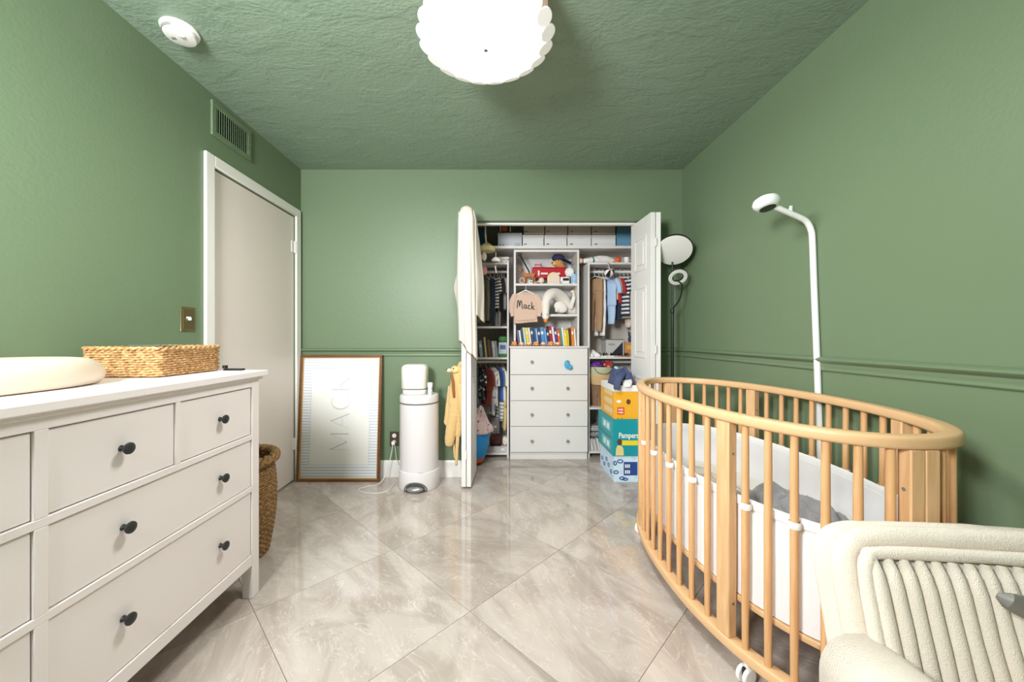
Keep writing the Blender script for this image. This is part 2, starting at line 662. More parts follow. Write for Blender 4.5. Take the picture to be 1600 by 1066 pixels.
TS, TG = 0.615, 0.0009                                 # tile size and half joint
c45 = math.sqrt(0.5)
for i in range(-8, 9):
    for j in range(-8, 9):
        u0, v0 = i * TS + TG, j * TS + TG
        u1, v1 = (i + 1) * TS - TG, (j + 1) * TS - TG
        quad = [(-0.111 + (u - v) * c45, 1.498 + (u + v) * c45) for u, v in ((u0, v0), (u1, v0), (u1, v1), (u0, v1))]
        for rect in ((XL, XR, YN, YB), (CIX0, CIX1, YB, CIY)):
            P = clip(quad, *rect)
            area = abs(sum(P[k - 1][0] * P[k][1] - P[k][0] * P[k - 1][1] for k in range(len(P)))) / 2 if len(P) > 2 else 0
            if area > 0.0008:
                MB().prism(P, 'z', -0.006, 0.0).build('floor_tile', tile_m, floor)

struct('ceiling', B(XL - .1, XR + .1, YN - .1, CIY + .1, ZC, ZC + .1), ceil_m, 'green ceiling of rough trowelled plaster', 'ceiling')
wl = MB()
wl.box(XL - .12, XL, YN, DOOR_Y0, 0, ZC).box(XL - .12, XL, DOOR_Y0, DOOR_Y1, DOOR_Z, ZC).box(XL - .12, XL, DOOR_Y1, YB + .12, 0, ZC)
struct('wall_left', wl, wall_m, 'green painted wall holding the cream hall door and the vent', 'wall')
struct('wall_right', B(XR, XR + .12, YN, YB + .12, 0, ZC), wall_m, 'green painted wall behind the oval crib', 'wall')
wb = MB()
wb.box(XL, CL0, YB, YB + .12, 0, ZC).box(CL0, CL1, YB, YB + .12, CLZ, ZC).box(CL1, XR, YB, YB + .12, 0, ZC)
struct('wall_far', wb, wall_m, 'green painted wall with the open closet in it', 'wall')
wn = MB()
wn.box(XL - .12, -1.41, YN - .12, YN, 0, ZC).box(-0.67, XR + .12, YN - .12, YN, 0, ZC).box(-1.41, -0.67, YN - .12, YN, 0, 1.45).box(-1.41, -0.67, YN - .12, YN, 2.24, ZC)  # opening made up to hold the added key light
struct('wall_near', wn, wall_m, 'green painted wall with an added window opening, behind the camera', 'wall')
wc = MB()
wc.box(CIX0 - .05, CIX0, YB + .12, CIY, 0, ZC).box(CIX1, CIX1 + .05, YB + .12, CIY, 0, ZC).box(CIX0 - .05, CIX1 + .05, CIY, CIY + .05, 0, ZC)
struct('wall_closet', wc, closet_wall_m, 'pale plaster walls inside the closet', 'wall')


def window(name, label, frame_boxes):  # builds the frame of the added window
    w = thing(name, label, 'window', (0, 0, 0), kind='structure')
    for bx in frame_boxes:
        B(*bx).build('added_window_frame', white_trim, w, bevel=0.003)
    return w


window('added_window_1', 'white-framed window added around the key light behind the camera', [(-1.45, -0.63, YN - .02, YN + .02, 1.41, 1.45), (-1.45, -0.63, YN - .02, YN + .02, 2.24, 2.28),
       (-1.45, -1.41, YN - .02, YN + .02, 1.45, 2.24), (-0.67, -0.63, YN - .02, YN + .02, 1.45, 2.24)])  # unseen window, added only to frame the key light

# chair rail: a thick upper roll, a flat and a thin lower bead
RAILP = [(0, .957), (.007, .957), (.010, .962), (.007, .968), (.006, .973), (.008, .978), (.008, .990), (.012, .995), (.020, .999), (.024, 1.006), (.022, 1.013), (.014, 1.018), (.006, 1.022), (0, 1.022)]
struct('trim_1', MB().prism([(YB - a, z) for a, z in RAILP], 'x', XL, CL0 - .005), rail_m, 'green chair rail on the far wall above the leaning picture', 'chair rail')
struct('trim_2', MB().prism([(YB - a, z) for a, z in RAILP], 'x', CL1 + .005, XR), rail_m, 'green chair rail in the corner behind the floor lamp', 'chair rail')
struct('trim_3', MB().prism([(XR - a, z) for a, z in RAILP], 'y', YN, YB - .024), rail_m, 'green chair rail along the wall behind the crib', 'chair rail')
struct('trim_4', MB().prism([(XL + a, z) for a, z in RAILP], 'y', 0.55, DOOR_Y0 - .07), rail_m, 'green chair rail behind the white dresser', 'chair rail')
BASEP = [(0, 0), (.014, 0), (.014, .085), (.011, .095), (.011, .112), (.007, .122), (.004, .13), (0, .13)]
struct('baseboard_far', MB().prism([(YB - a, z) for a, z in BASEP], 'x', XL, CL0 - .005), white_trim, 'white baseboard under the far wall behind the diaper pail', 'baseboard')
struct('baseboard_corner', MB().prism([(YB - a, z) for a, z in BASEP], 'x', CL1 + .005, XR), white_trim, 'white baseboard in the corner behind the floor lamp', 'baseboard')
struct('baseboard_right', MB().prism([(XR - a, z) for a, z in BASEP], 'y', YN, YB - .014), white_trim, 'white baseboard along the wall behind the crib', 'baseboard')
struct('baseboard_left', MB().prism([(XL + a, z) for a, z in BASEP], 'y', YN, DOOR_Y0 - .07), white_trim, 'white baseboard behind the white dresser', 'baseboard')

# ------------------------------------------------------------------ hall door in the left wall
d1 = thing('door_1', 'plain cream hall door in a white casing', 'door', (XL, (DOOR_Y0 + DOOR_Y1) / 2, 0), kind='structure')
B(XL - .042, XL - .004, DOOR_Y0 + .004, DOOR_Y1 - .004, 0.014, DOOR_Z - .004).build('door_leaf', door_m, d1, bevel=0.002)
CW = 0.066
B(XL, XL + .017, DOOR_Y0 - CW, DOOR_Y0 - .004, 0, DOOR_Z + CW).build('casing', white_trim, d1, bevel=0.004)
B(XL, XL + .017, DOOR_Y1 + .004, DOOR_Y1 + CW, 0, DOOR_Z + CW).build('casing', white_trim, d1, bevel=0.004)
B(XL, XL + .017, DOOR_Y0 - .004, DOOR_Y1 + .004, DOOR_Z + .004, DOOR_Z + CW).build('casing', white_trim, d1, bevel=0.004)
for hz in (1.80, .29):
    h = B(XL - .003, XL + .003, DOOR_Y1 - .040, DOOR_Y1 + .012, hz - .045, hz + .045).build('hinge', hinge_m, d1, bevel=0.001)
    MB().tube([(XL + .008, DOOR_Y1 - .004, hz - .046), (XL + .008, DOOR_Y1 - .004, hz + .046)], .006, 8).build('hinge_pin', hinge_m, h)

# ------------------------------------------------------------------ closet bifold doors
bif_m = mat('white_bifold_paint', (232, 229, 226), 0.36)


def bifold(name, label, leaves):
    """leaves: ((x, y) room-side end, (x, y) closet-side end); each leaf is a slab with raised panels on both faces"""
    root = thing(name, label, 'closet door', (leaves[0][0][0], leaves[0][0][1], 0), kind='structure')
    for (ax0, ay0), (bx0, by0) in leaves:
        L = math.hypot(bx0 - ax0, by0 - ay0)
        ang = math.atan2(by0 - ay0, bx0 - ax0)
        M = Matrix.Translation((ax0, ay0, 0)) @ Matrix.Rotation(ang, 4, 'Z')
        t = 0.0165
        leaf = MB().box(0, L, -t, t, 0.018, 2.018, M).build('door_panel', bif_m, root, bevel=0.0015)
        for z0, z1 in ((1.62, 1.88), (0.95, 1.50), (0.16, 0.80)):
            for s in (-1, 1):
                mb = MB()
                a0, a1 = .075, L - .075
                for (p0, p1, q0, q1) in ((a0, a1, z0, z0 + .018), (a0, a1, z1 - .018, z1), (a0, a0 + .018, z0 + .018, z1 - .018), (a1 - .018, a1, z0 + .018, z1 - .018)):
                    mb.box(p0, p1, s * t, s * (t + .005), q0, q1, M)
                mb.box(a0 + .045, a1 - .045, s * t, s * (t + .006), z0 + .045, z1 - .045, M)
                mb.build('raised_panel', bif_m, leaf, bevel=0.003)
    for hz in (1.80, 1.02, .25):
        x = (leaves[0][0][0] + leaves[1][0][0]) / 2
        y = leaves[0][0][1] - .006
        MB().tube([(x, y, hz - .03), (x, y, hz + .03)], .0055, 8).build('hinge', hinge_m, root)
    return root


BLx = -0.226
bifold('door_2', 'folded white bifold closet door under the hanging cream blanket', (((BLx - .0185, 2.70), (-.2275, 3.035)), ((BLx + .0185, 2.70), (-.186, 3.035))))
bifold('door_3', 'folded white bifold closet door beside the floor lamp', (((1.134, 2.70), (1.117, 3.055)), ((1.172, 2.70), (1.215, 3.035))))
trk = MB().box(CL0, CL1, 3.005, 3.045, 2.020, 2.034)
tag(trk.build('closet_door_track', white_trim, None, bevel=0.001), 'white track under the closet header', 'track', None, None)

# ------------------------------------------------------------------ white eight-drawer dresser
XF = -1.036
dr = thing('dresser', 'long white eight-drawer dresser with black knobs', 'dresser', (-1.29, .845, 0))
B(-1.540, -1.018, 0.010, 1.650, .938, .963).build('top_board', white_paint, dr, bevel=0.003)
B(-1.535, -1.030, 0.028, 1.632, .926, .938).build('moulding', white_paint, dr, bevel=0.003)
B(-1.525, -1.064, 0.075, 1.585, .150, .925).build('carcass', white_paint, dr)
for y in (.075, 1.615):
    for x0, x1 in ((-1.535, -1.490), (-1.080, XF)):
        B(x0, x1, y - .045 if y > 1 else y, y if y > 1 else y - .045, 0, .926).build('leg', white_paint, dr, bevel=0.003)
for z0, z1 in ((.897, .926), (.674, .695), (.454, .475), (.142, .186)):
    B(-1.062, XF - .001, .075, 1.570, z0, z1).build('rail', white_paint, dr, bevel=0.0015)
for y0, y1, z0, z1 in ((.831, .859, .186, .454), (.831, .859, .475, .674), (.831, .859, .695, .897), (1.198, 1.217, .695, .897), (.473, .492, .695, .897)):
    B(-1.062, XF - .001, y0, y1, z0, z1).build('divider', white_paint, dr, bevel=0.0015)
for y0 in (.078, 1.585):
    B(-1.490, -1.080, y0 - .012, y0 + .012, .142, .926).build('side_panel', white_paint, dr)
first_knob = None
for y0, y1, z0, z1, kn in ((.859, 1.198, .695, .897, 1), (1.217, 1.570, .695, .897, 1), (.859, 1.570, .475, .674, 2), (.859, 1.570, .186, .454, 2),
                           (.492, .831, .695, .897, 1), (.120, .473, .695, .897, 1), (.120, .831, .475, .674, 2), (.120, .831, .186, .454, 2)):
    g = .0028
    d = B(-1.0625, XF - .006, y0 + g, y1 - g, z0 + g, z1 - g).build('drawer', white_paint, dr, bevel=0.0015)
    for y in ([(y0 + y1) / 2] if kn == 1 else [y0 + (y1 - y0) * .245, y0 + (y1 - y0) * .755]):
        z = (z0 + z1) / 2 + .004
        Mk = Matrix.Translation((XF - .006, y, z)) @ Matrix.Rotation(PI / 2, 4, 'Y')
        MB().lathe([(.009, 0), (.0075, .004), (.006, .010), (.007, .014), (.014, .017), (.0165, .021), (.016, .025), (.011, .0285), (0, .030)], n=16, M=Mk).build('knob', dark_iron, d)

# ------------------------------------------------------------------ oval crib
beech = wood_mat('beech', (208, 160, 112), (228, 186, 140), 2, 12)
beech_rail = mat('beech_rail', (222, 180, 134), 0.42, vary=0.06, vscale=14)
CCX, CCY, CA, CB, CN = 1.076, 1.630, 0.364, 0.705, 2.2


def oval(inset, n=180, a=CA, b=CB):
    """points and outward normals of the crib outline at even spacing"""
    raw = []
    for k in range(2880):
        t = 2 * PI * k / 2880
        c, s_ = math.cos(t), math.sin(t)
        raw.append(Vector((a * math.copysign(abs(c) ** (2 / CN), c), b * math.copysign(abs(s_) ** (2 / CN), s_))))
    acc = [0.0]
    for k in range(2880):
        acc.append(acc[-1] + (raw[(k + 1) % 2880] - raw[k]).length)
    P, N = [], []
    j = 0
    for i in range(n):
        d = acc[-1] * i / n
        while acc[j + 1] < d: j += 1
        q = raw[j]
        nv = Vector((math.copysign(abs(q.x / a) ** (CN - 1), q.x) / a, math.copysign(abs(q.y / b) ** (CN - 1), q.y) / b)).normalized()
        P.append((CCX + q.x - nv.x * inset, CCY + q.y - nv.y * inset)); N.append((nv.x, nv.y))
    return P, N


def rounded_section(w, h, r, k=3):
    out = []
    for cx0, cy0, a0 in ((w / 2 - r, h - r, 0), (-w / 2 + r, h - r, 90), (-w / 2 + r, r, 180), (w / 2 - r, r, 270)):
        for i in range(k + 1):
            a = math.radians(a0 + 90 * i / k)
            out.append((cx0 + r * math.cos(a), cy0 + r * math.sin(a)))
    return out


crib = thing('crib', 'oval beech wood crib with round spindles on casters', 'crib', (CCX, CCY, 0))
P, N = oval(.022, 200)
MB().ring(P, N, rounded_section(.044, .034, .010), .824).build('top_rail', beech_rail, crib, angle=60)
MB().ring(P, N, rounded_section(.044, .034, .006), .072).build('bottom_rail', beech_rail, crib, angle=60)
PP, NN = oval(.022, 1840)


def near_index(fy, side):
    best = None
    for i, p in enumerate(PP):
        if (p[0] - CCX) * side > 0 and (best is None or abs(p[1] - fy) < abs(PP[best][1] - fy)): best = i
    return best


iF, iE = near_index(CCY - .37, 1), near_index(CCY + .37, 1)
iC, iA = near_index(CCY + .37, -1), near_index(CCY - .37, -1)
iD = min(range(1840), key=lambda i: -PP[i][1])
iB = min(range(1840), key=lambda i: PP[i][1])
spind_m = wood_mat('beech_spindle', (206, 154, 104), (226, 178, 128), 2, 12)
SP0 = None


def orient(i):
    return Matrix.Translation((PP[i][0] - CCX, PP[i][1] - CCY, 0)) @ Matrix.Rotation(math.atan2(NN[i][1], NN[i][0]), 4, 'Z')


for i, wide in ((iF, 0), (iE, 0), (iC, 0), (iA, 0), (iB, 1), (iD, 1)):
    M = Matrix.Translation((CCX, CCY, 0)) @ orient(i)
    if wide:
        p = MB().box(-.017, .017, -.037, -.0008, .106, .824, M).build('post', beech, crib, bevel=0.003)
        MB().box(-.017, .017, .0008, .037, .106, .824, M).build('post', beech, crib, bevel=0.003)
    else:
        p = MB().box(-.017, .017, -.025, .025, .106, .824, M).build('post', beech, crib, bevel=0.003)
    for z in (.22, .72):
        for s in (-1, 1):
            yy = .0375 if wide else .0255
            MB().tube([M @ Vector((0, s * (yy - .003), z)), M @ Vector((0, s * (yy + .001), z))], .005, 10).build('bolt', chrome, p)
order = sorted([iF, iE, iD, iC, iA, iB])
SPIND = []
for q, i0 in enumerate(order):
    i1 = order[(q + 1) % 6]
    if i1 < i0: i1 += 1840
    n = 8 if {i0 % 1840, i1 % 1840} in ({iC, iA}, {iE, iF}) else 6
    if abs(i1 - i0) < 60: n = 0
    for k in range(n):
        i = int(round(i0 + (i1 - i0) * (k + 1) / (n + 1))) % 1840
        SPIND.append(i)
        M = orient(i)
        if SP0 is None:
            SP0 = MB().tube([(CCX, CCY, .100), (CCX, CCY, .30), (CCX, CCY, .60), (CCX, CCY, .828)], [.0100, .0112, .0112, .0100], 12).build('spindle', spind_m, crib)
            SP0.matrix_local = M
        else:
            share(SP0, 'spindle', crib, M)
P2, N2 = oval(.058, 120)
MB().ring(P2, N2, rounded_section(.024, .020, .004), .222).build('mattress_support', beech_rail, crib, angle=60)
for k in range(9):
    y = CCY - .56 + k * .14
    hw = (CA - .058) * (1 - abs((y - CCY) / (CB - .058)) ** CN) ** (1 / CN)
    if hw > .05:
        B(CCX - hw, CCX + hw, y - .025, y + .025, .228, .238).build('slat', beech, crib)
for i, px in ((near_index(2.10, -1), -1), (near_index(1.19, -1), -1), (near_index(2.10, 1), 1), (near_index(1.19, 1), 1)):
    M = Matrix.Translation((CCX, CCY, 0)) @ orient(i)
    c = MB().tube([M @ Vector((.004, 0, .050)), M @ Vector((.0, 0, .072))], .009, 10).build('caster', white_plastic, crib)
    for s in (-1, 1):
        MB().lathe([(.012, 0), (.025, .001), (.0275, .004), (.0275, .010), (.024, .013), (.010, .0135), (0, .0135)], n=20,
                   M=M @ Matrix.Translation((.006, s * .004, .0278)) @ Matrix.Rotation(-s * PI / 2, 4, 'X')).build('wheel', white_plastic, c)
    MB().box(-.014, .020, -.004, .004, .026, .055, M).build('caster_body', black_plastic, c, bevel=0.002)

# liner, mattress and bedding inside the crib
liner_m = mat('white_mesh_liner', (238, 236, 238), 0.75, bump=0.25, bscale=500)
ln = thing('crib_liner', 'white fabric liner strapped around the inside of the crib', 'crib liner', (CCX, CCY, .244))
P3, N3 = oval(.050, 160)
mb = MB()
m_, k_ = len(P3), 9
vs, fs = [], []
for i in range(m_):
    for s in (0, 1):
        for j in range(k_ + 1):
            z = .246 + (.551 - .246) * j / k_
            w = .0022 * math.sin(i * .55) * math.sin(PI * j / k_) + .0012 * math.sin(i * 1.7 + j)
            o_ = -.002 if s == 0 else -.006
            vs.append((P3[i][0] + N3[i][0] * (o_ + w), P3[i][1] + N3[i][1] * (o_ + w), z))
W = 2 * (k_ + 1)
for i in range(m_):
    j2 = (i + 1) % m_
    for k in range(W):
        l = (k + 1) % W
    for j in range(k_):
        fs.append((i * W + j, j2 * W + j, j2 * W + j + 1, i * W + j + 1))
        fs.append((i * W + k_ + 1 + j, i * W + k_ + 2 + j, j2 * W + k_ + 2 + j, j2 * W + k_ + 1 + j))
    fs.append((i * W + k_, j2 * W + k_, j2 * W + 2 * k_ + 1, i * W + 2 * k_ + 1))
    fs.append((i * W, i * W + k_ + 1, j2 * W + k_ + 1, j2 * W))
mb.add(vs, fs).build('liner_wall', liner_m, ln, angle=70)
MB().ring(P3, N3, rounded_section(.007, .032, .003, 2), .548).build('top_band', mat('white_liner_band', (244, 242, 242), .7), ln, angle=70)
for q, i in enumerate(SPIND):
    if q % 2 == 0:
        M = Matrix.Translation((CCX, CCY, 0)) @ orient(i)
        pts = [M @ Vector((math.cos(a) * .0138 - .0025, math.sin(a) * .0145, .564)) for a in [2 * PI * k / 16 for k in range(16)]]
        MB().tube(pts, .0065, 6, closed=True, flat=(1.6, .3), up=(0, 0, 1)).build('strap', white_plastic, ln)
P4, N4 = oval(.066, 120)
mt = thing('crib_mattress', 'white mattress lying in the oval crib', 'mattress', (CCX, CCY, .243))
MB().prism([(p[0], p[1]) for p in P4], 'z', .243, .375).build('mattress_body', mat('mattress_cotton', (228, 222, 216), .85, bump=.2, bscale=40), mt, bevel=0.02)
MB().ring(*oval(.0655, 120), [(math.cos(a) * .003, math.sin(a) * .003) for a in [2 * PI * k / 6 for k in range(6)]], .358).build('piping', liner_m, mt)

grey_fur = mat('grey_fleece', (146, 143, 146), .95, bump=.5, bscale=260, vary=.18, vscale=20, sheen=.4)


def crumple(cx0, cy0, z0, rx, ry, h, seed, rot=0.0, n=46):
    def fn(u, v):
        x, y = (u - .5) * 2, (v - .5) * 2
        R = Matrix.Rotation(rot, 2)
        p = R @ Vector((x * rx, y * ry))
        e = max(0.0, 1 - max(abs(x), abs(y)) ** 3)
        q = Vector((x * 2.3 + seed, y * 2.3 - seed, seed * .7))
        a = .5 + .5 * noise.noise(q * .8)
        b_ = 1 - abs(noise.noise(q * 1.1 + Vector((5, 1, 0)))) * 1.5
        z = z0 + .006 + h * e * (.22 + .55 * a + .30 * math.sin(max(0, b_) * PI / 2) ** 2)
        return (cx0 + p.x + .02 * noise.noise(q * 1.3), cy0 + p.y + .02 * noise.noise(q * 1.3 + Vector((9, 9, 9))), z)
    return MB().sheet(fn, n, n, .008)


tag(crumple(1.10, 1.42, .377, .17, .21, .165, 1.3, .35).build('baby_blanket', grey_fur, None, angle=180), 'crumpled grey fleece blanket on the crib mattress', 'blanket')
tag(crumple(.98, 1.80, .377, .13, .20, .085, 4.1, .2).build('swaddle_cloth', mat('oatmeal_muslin', (205, 196, 184), .9, bump=.2, bscale=120), None, angle=180), 'rumpled oatmeal muslin cloth at the far end of the crib', 'cloth')

# ------------------------------------------------------------------ cream channel-tufted armchair
fur = mat('cream_plush', (236, 223, 207), .95, bump=.5, bscale=420, vary=.07, vscale=26, sheen=.35, spec=.1, detail=5)
ch = thing('armchair', 'cream plush armchair with channel-tufted back in front of the crib', 'armchair', (1.06, .45, 0))
YAW = math.radians(-7)
LEAN = math.radians(-15)
# back frame: u across, w forward (towards the camera side is negative), t up the back
MBK = Matrix.Translation((.775, .748, .30)) @ Matrix.Rotation(YAW, 4, 'Z') @ Matrix.Rotation(LEAN, 4, 'X')
BW, BH = .645, .370


def soft_box(x0, x1, y0, y1, z0, z1, r, M, n=5):
    """a cushion with round edges"""
    mb = MB()
    bm = bmesh.new()
    bmesh.ops.create_cube(bm, size=1.0)
    bmesh.ops.subdivide_edges(bm, edges=bm.edges[:], cuts=7, use_grid_fill=True)
    sx, sy, sz = x1 - x0, y1 - y0, z1 - z0
    vs = []
    for v in bm.verts:
        p = Vector((v.co.x * sx, v.co.y * sy, v.co.z * sz))
        q = Vector((max(-sx / 2 + r, min(sx / 2 - r, p.x)), max(-sy / 2 + r, min(sy / 2 - r, p.y)), max(-sz / 2 + r, min(sz / 2 - r, p.z))))
        d = p - q
        if d.length > 1e-6:
            # spread the corner verts over the round
            d = d.normalized() * r
        p = q + d + Vector(((x0 + x1) / 2, (y0 + y1) / 2, (z0 + z1) / 2))
        vs.append(M @ p)
    fs = [tuple(v.index for v in f.verts) for f in bm.faces]
    bm.free()
    return mb.add(vs, fs)


soft_box(0, BW, .0, .115, -.10, BH, .045, MBK).build('backrest', fur, ch, angle=180, sub=1)


def edge_roll(off, w, r):
    pts = [Vector((off, w, -.05)), Vector((off, w, .15)), Vector((off, w, BH - .075)), Vector((off + .014, w, BH - .030)), Vector((off + .05, w, BH - .010)),
           Vector((off + .12, w, BH - .004)), Vector((BW / 2, w, BH)), Vector((BW - off - .12, w, BH - .004)), Vector((BW - off - .05, w, BH - .010)), Vector((BW - off - .014, w, BH - .030)),
           Vector((BW - off, w, BH - .075)), Vector((BW - off, w, .15)), Vector((BW - off, w, -.05))]
    sp = smooth_path(pts, 5)
    rr = [r * (1 + .07 * noise.noise(p * 18)) for p in sp]
    return MB().tube([MBK @ p for p in sp], rr, 12)


edge_roll(.006, .080, .026).build('edge_roll', fur, ch, angle=180)
edge_roll(.012, .034, .025).build('edge_roll', fur, ch, angle=180)


def inner_welt():
    o_ = .026
    pts = [Vector((o_, -.002, -.04)), Vector((o_, -.002, BH - .12)), Vector((o_ + .012, -.002, BH - .046)), Vector((o_ + .05, -.002, BH - .030)), Vector((BW / 2, -.002, BH - .026)),
           Vector((BW - o_ - .05, -.002, BH - .030)), Vector((BW - o_ - .012, -.002, BH - .046)), Vector((BW - o_, -.002, BH - .12)), Vector((BW - o_, -.002, -.04))]
    sp = smooth_path(pts, 6)
    return MB().tube([MBK @ p for p in sp], [.0135 * (1 + .1 * noise.noise(p * 30)) for p in sp], 10)


inner_welt().build('inner_welt', fur, ch, angle=180)
nch = 19
for k in range(nch):
    u = .046 + (BW - .092) * k / (nch - 1)
    pts = []
    for j in range(15):
        t = -.05 + (BH - .040 + .05) * j / 14
        pts.append(Vector((u + .0016 * noise.noise(Vector((k * 3.1, t * 12, 0))), -.006 + .002 * noise.noise(Vector((k, t * 9, 4))), t)))
    rr = [.0168 * (1 + .05 * noise.noise(Vector((k * 2.2, j * .5, 7)))) for j in range(15)]
    rr[-1] = .007; rr[-2] = .0145
    MB().tube([MBK @ p for p in pts], rr, 12).build('channel', fur, ch, angle=180)
# arms: soft round-topped rolls running forward from the back
for x0, x1 in ((.690, .855), (1.275, 1.440)):
    y1_ = .80 if x0 < 1 else .70
    rings = []
    for q, (y, s_) in enumerate(((y1_, .96), (.60, 1.0), (.40, 1.0), (.20, 1.0), (.05, .98), (-.01, .90), (-.035, .6), (-.04, .2))):
        ring_ = []
        cxm, hw = (x0 + x1) / 2, (x1 - x0) / 2
        zt, zb = .478, .09
        zc = zt - hw
        for k in range(28):
            a = 2 * PI * k / 28
            c_, sn = math.cos(a), math.sin(a)
            px = cxm + hw * s_ * math.copysign(abs(c_) ** .8, c_)
            pz = zc + hw * .95 * s_ * sn if sn >= 0 else zc + (zc - zb) * s_ * math.copysign(abs(sn) ** .55, sn)
            ring_.append((px, y, pz))
        rings.append(ring_)
    MB().loft(rings).build('armrest', fur, ch, angle=180)
soft_box(.86, 1.27, 0.02, .70, .30, .44, .05, Matrix.Identity(4)).build('seat_cushion', fur, ch, angle=180, sub=1)
soft_box(.84, 1.29, 0.05, .74, .06, .30, .03, Matrix.Identity(4)).build('seat_base', fur, ch, angle=180, sub=1)
MB().lathe([(.25, 0), (.25, .02), (.23, .03), (.05, .035), (.05, .07), (0, .07)], (1.06, .42, 0), 32).build('swivel_base', dark_iron, ch)
# the small grey clip lying against the tufted back
clip_m = mat('grey_clip_plastic', (120, 116, 110), .4)
cp = at(1594, 946, .735)
cp.y = .735
ck = thing('grey_clip', 'grey plastic clip with a dark round button on the armchair back', 'clip', tuple(cp))
MB().tube([cp + Vector((-.030, .012, .012)), cp + Vector((-.022, .002, .008)), cp, cp + Vector((.03, -.006, -.010)), cp + Vector((.055, -.010, -.012))], [.006, .017, .022, .026, .012], 12, flat=(1.0, .6)).build('clip_body', clip_m, ck)
Mb_ = Matrix.Translation(cp + Vector((.008, -.019, -.004))) @ Matrix.Rotation(PI / 2 + .25, 4, 'X')
bt = MB().lathe([(.011, -.004), (.0115, .003), (.009, .005), (0, .0055)], n=20, M=Mb_).build('button', black_plastic, ck)
MB().lathe([(.006, .005), (.006, .0068), (.004, .0075), (0, .0075)], n=16, M=Mb_).build('button_centre', mat('slate_plastic', (70, 74, 92), .4), bt)

# ------------------------------------------------------------------ ceiling lamp with scalloped rim
LX, LY, LZ = -0.045, 1.457, 2.262
cl = thing('ceiling_light', 'round white ceiling light with a scalloped petal rim', 'ceiling light', (LX, LY, LZ))
glow = bpy.data.materials.new('lit_diffuser'); glow.use_nodes = True
g_ = glow.node_tree.nodes['Principled BSDF']
g_.inputs['Base Color'].default_value = (1, 1, 1, 1)
g_.inputs['Emission Color'].default_value = (1.0, 0.985, 0.97, 1)
g_.inputs['Emission Strength'].default_value = LAMP_STRENGTH
petal_m = mat('lit_white_petal', (250, 247, 242), .5, emit=0.3)
blush = mat('blush_drum', (226, 190, 168), .5, emit=.45)
MB().lathe([(.226, .006), (.226, .000), (.215, -.003), (.12, -.007), (0, -.009)], (LX, LY, LZ), 56).build('diffuser', glow, cl)
MB().lathe([(.246, .012), (.240, .165), (.2, ZC - LZ - .008), (.2, ZC - LZ - .001), (0, ZC - LZ - .001)], (LX, LY, LZ), 56).build('drum', blush, cl)
for k in range(20):
    a = 2 * PI * (k + .5) / 20
    M = Matrix.Translation((LX + math.cos(a) * .241, LY + math.sin(a) * .241, LZ + .010)) @ Matrix.Rotation(a, 4, 'Z') @ Matrix.Rotation(-.45, 4, 'Y')
    poly = [(math.cos(t) * .030, math.sin(t) * .0385) for t in [2 * PI * q / 20 for q in range(20)]]
    MB().prism(poly, 'z', -.004, .004, M).build('petal', petal_m, cl, bevel=0.002)
fn_ = MB().lathe([(.013, -.006), (.014, -.012), (.009, -.017), (.0125, -.023), (.008, -.030), (0, -.032)], (LX, LY, LZ), 18).build('finial', mat('finial_grey', (96, 94, 92), .5), cl)

# ------------------------------------------------------------------ smoke detector, vent, switch, outlet
SX, SY = -1.372, 1.606
sd = thing('smoke_detector', 'round white smoke detector on the ceiling', 'smoke detector', (SX, SY, ZC - .04))
MB().lathe([(0, -.001), (.068, -.001), (.070, -.006), (.068, -.012), (.062, -.013)], (SX, SY, ZC), 40).build('mounting_ring', white_plastic, sd)
MB().lathe([(.060, -.010), (.061, -.026), (.056, -.034), (.040, -.038), (0, -.039)], (SX, SY, ZC), 40).build('housing', white_plastic, sd)
sm = MB()
for k in range(9):
    a = .3 + k * .14
    M = Matrix.Translation((SX, SY, ZC)) @ Matrix.Rotation(a + 3.4, 4, 'Z')
    sm.box(.0615, .063, -.0035, .0035, -.030, -.018, M)
sm.build('vent_slot', mat('slot_grey', (150, 148, 146), .6), sd)
MB().lathe([(.011, -.037), (.011, -.042), (.009, -.0435), (0, -.0435)], (SX + .018, SY - .012, ZC), 16).build('test_button', white_plastic, sd)
for s in (0, 1):
    B(SX - .034 + s * .010, SX - .030 + s * .010, SY - .006, SY + .006, ZC - .0405, ZC - .0355).build('indicator', mat('slot_dark', (70, 68, 66), .6), sd)

VY0, VY1, VZ0, VZ1 = 2.018, 2.336, 2.212, 2.404
vt = thing('wall_vent', 'green painted air vent with upright slats above the hall door', 'vent', (XL, (VY0 + VY1) / 2, VZ0))
fw = .030
for bx in ((VY0, VY1, VZ0, VZ0 + fw), (VY0, VY1, VZ1 - fw, VZ1), (VY0, VY0 + fw, VZ0 + fw, VZ1 - fw), (VY1 - fw, VY1, VZ0 + fw, VZ1 - fw)):
    B(XL, XL + .012, bx[0], bx[1], bx[2], bx[3]).build('frame', rail_m, vt, bevel=0.002)
B(XL, XL + .001, VY0 + fw, VY1 - fw, VZ0 + fw, VZ1 - fw).build('duct', black_plastic, vt)
for k in range(15):
    y = VY0 + fw + (VY1 - VY0 - 2 * fw) * (k + .5) / 15
    M = Matrix.Translation((XL + .006, y, 0)) @ Matrix.Rotation(-.5, 4, 'Z')
    MB().box(-.0055, .0055, -.0012, .0012, VZ0 + fw, VZ1 - fw, M).build('slat', rail_m, vt)
for y in (VY0 + .014, VY1 - .014):
    MB().tube([(XL + .011, y, (VZ0 + VZ1) / 2), (XL + .0135, y, (VZ0 + VZ1) / 2)], .004, 8).build('screw', chrome, vt)

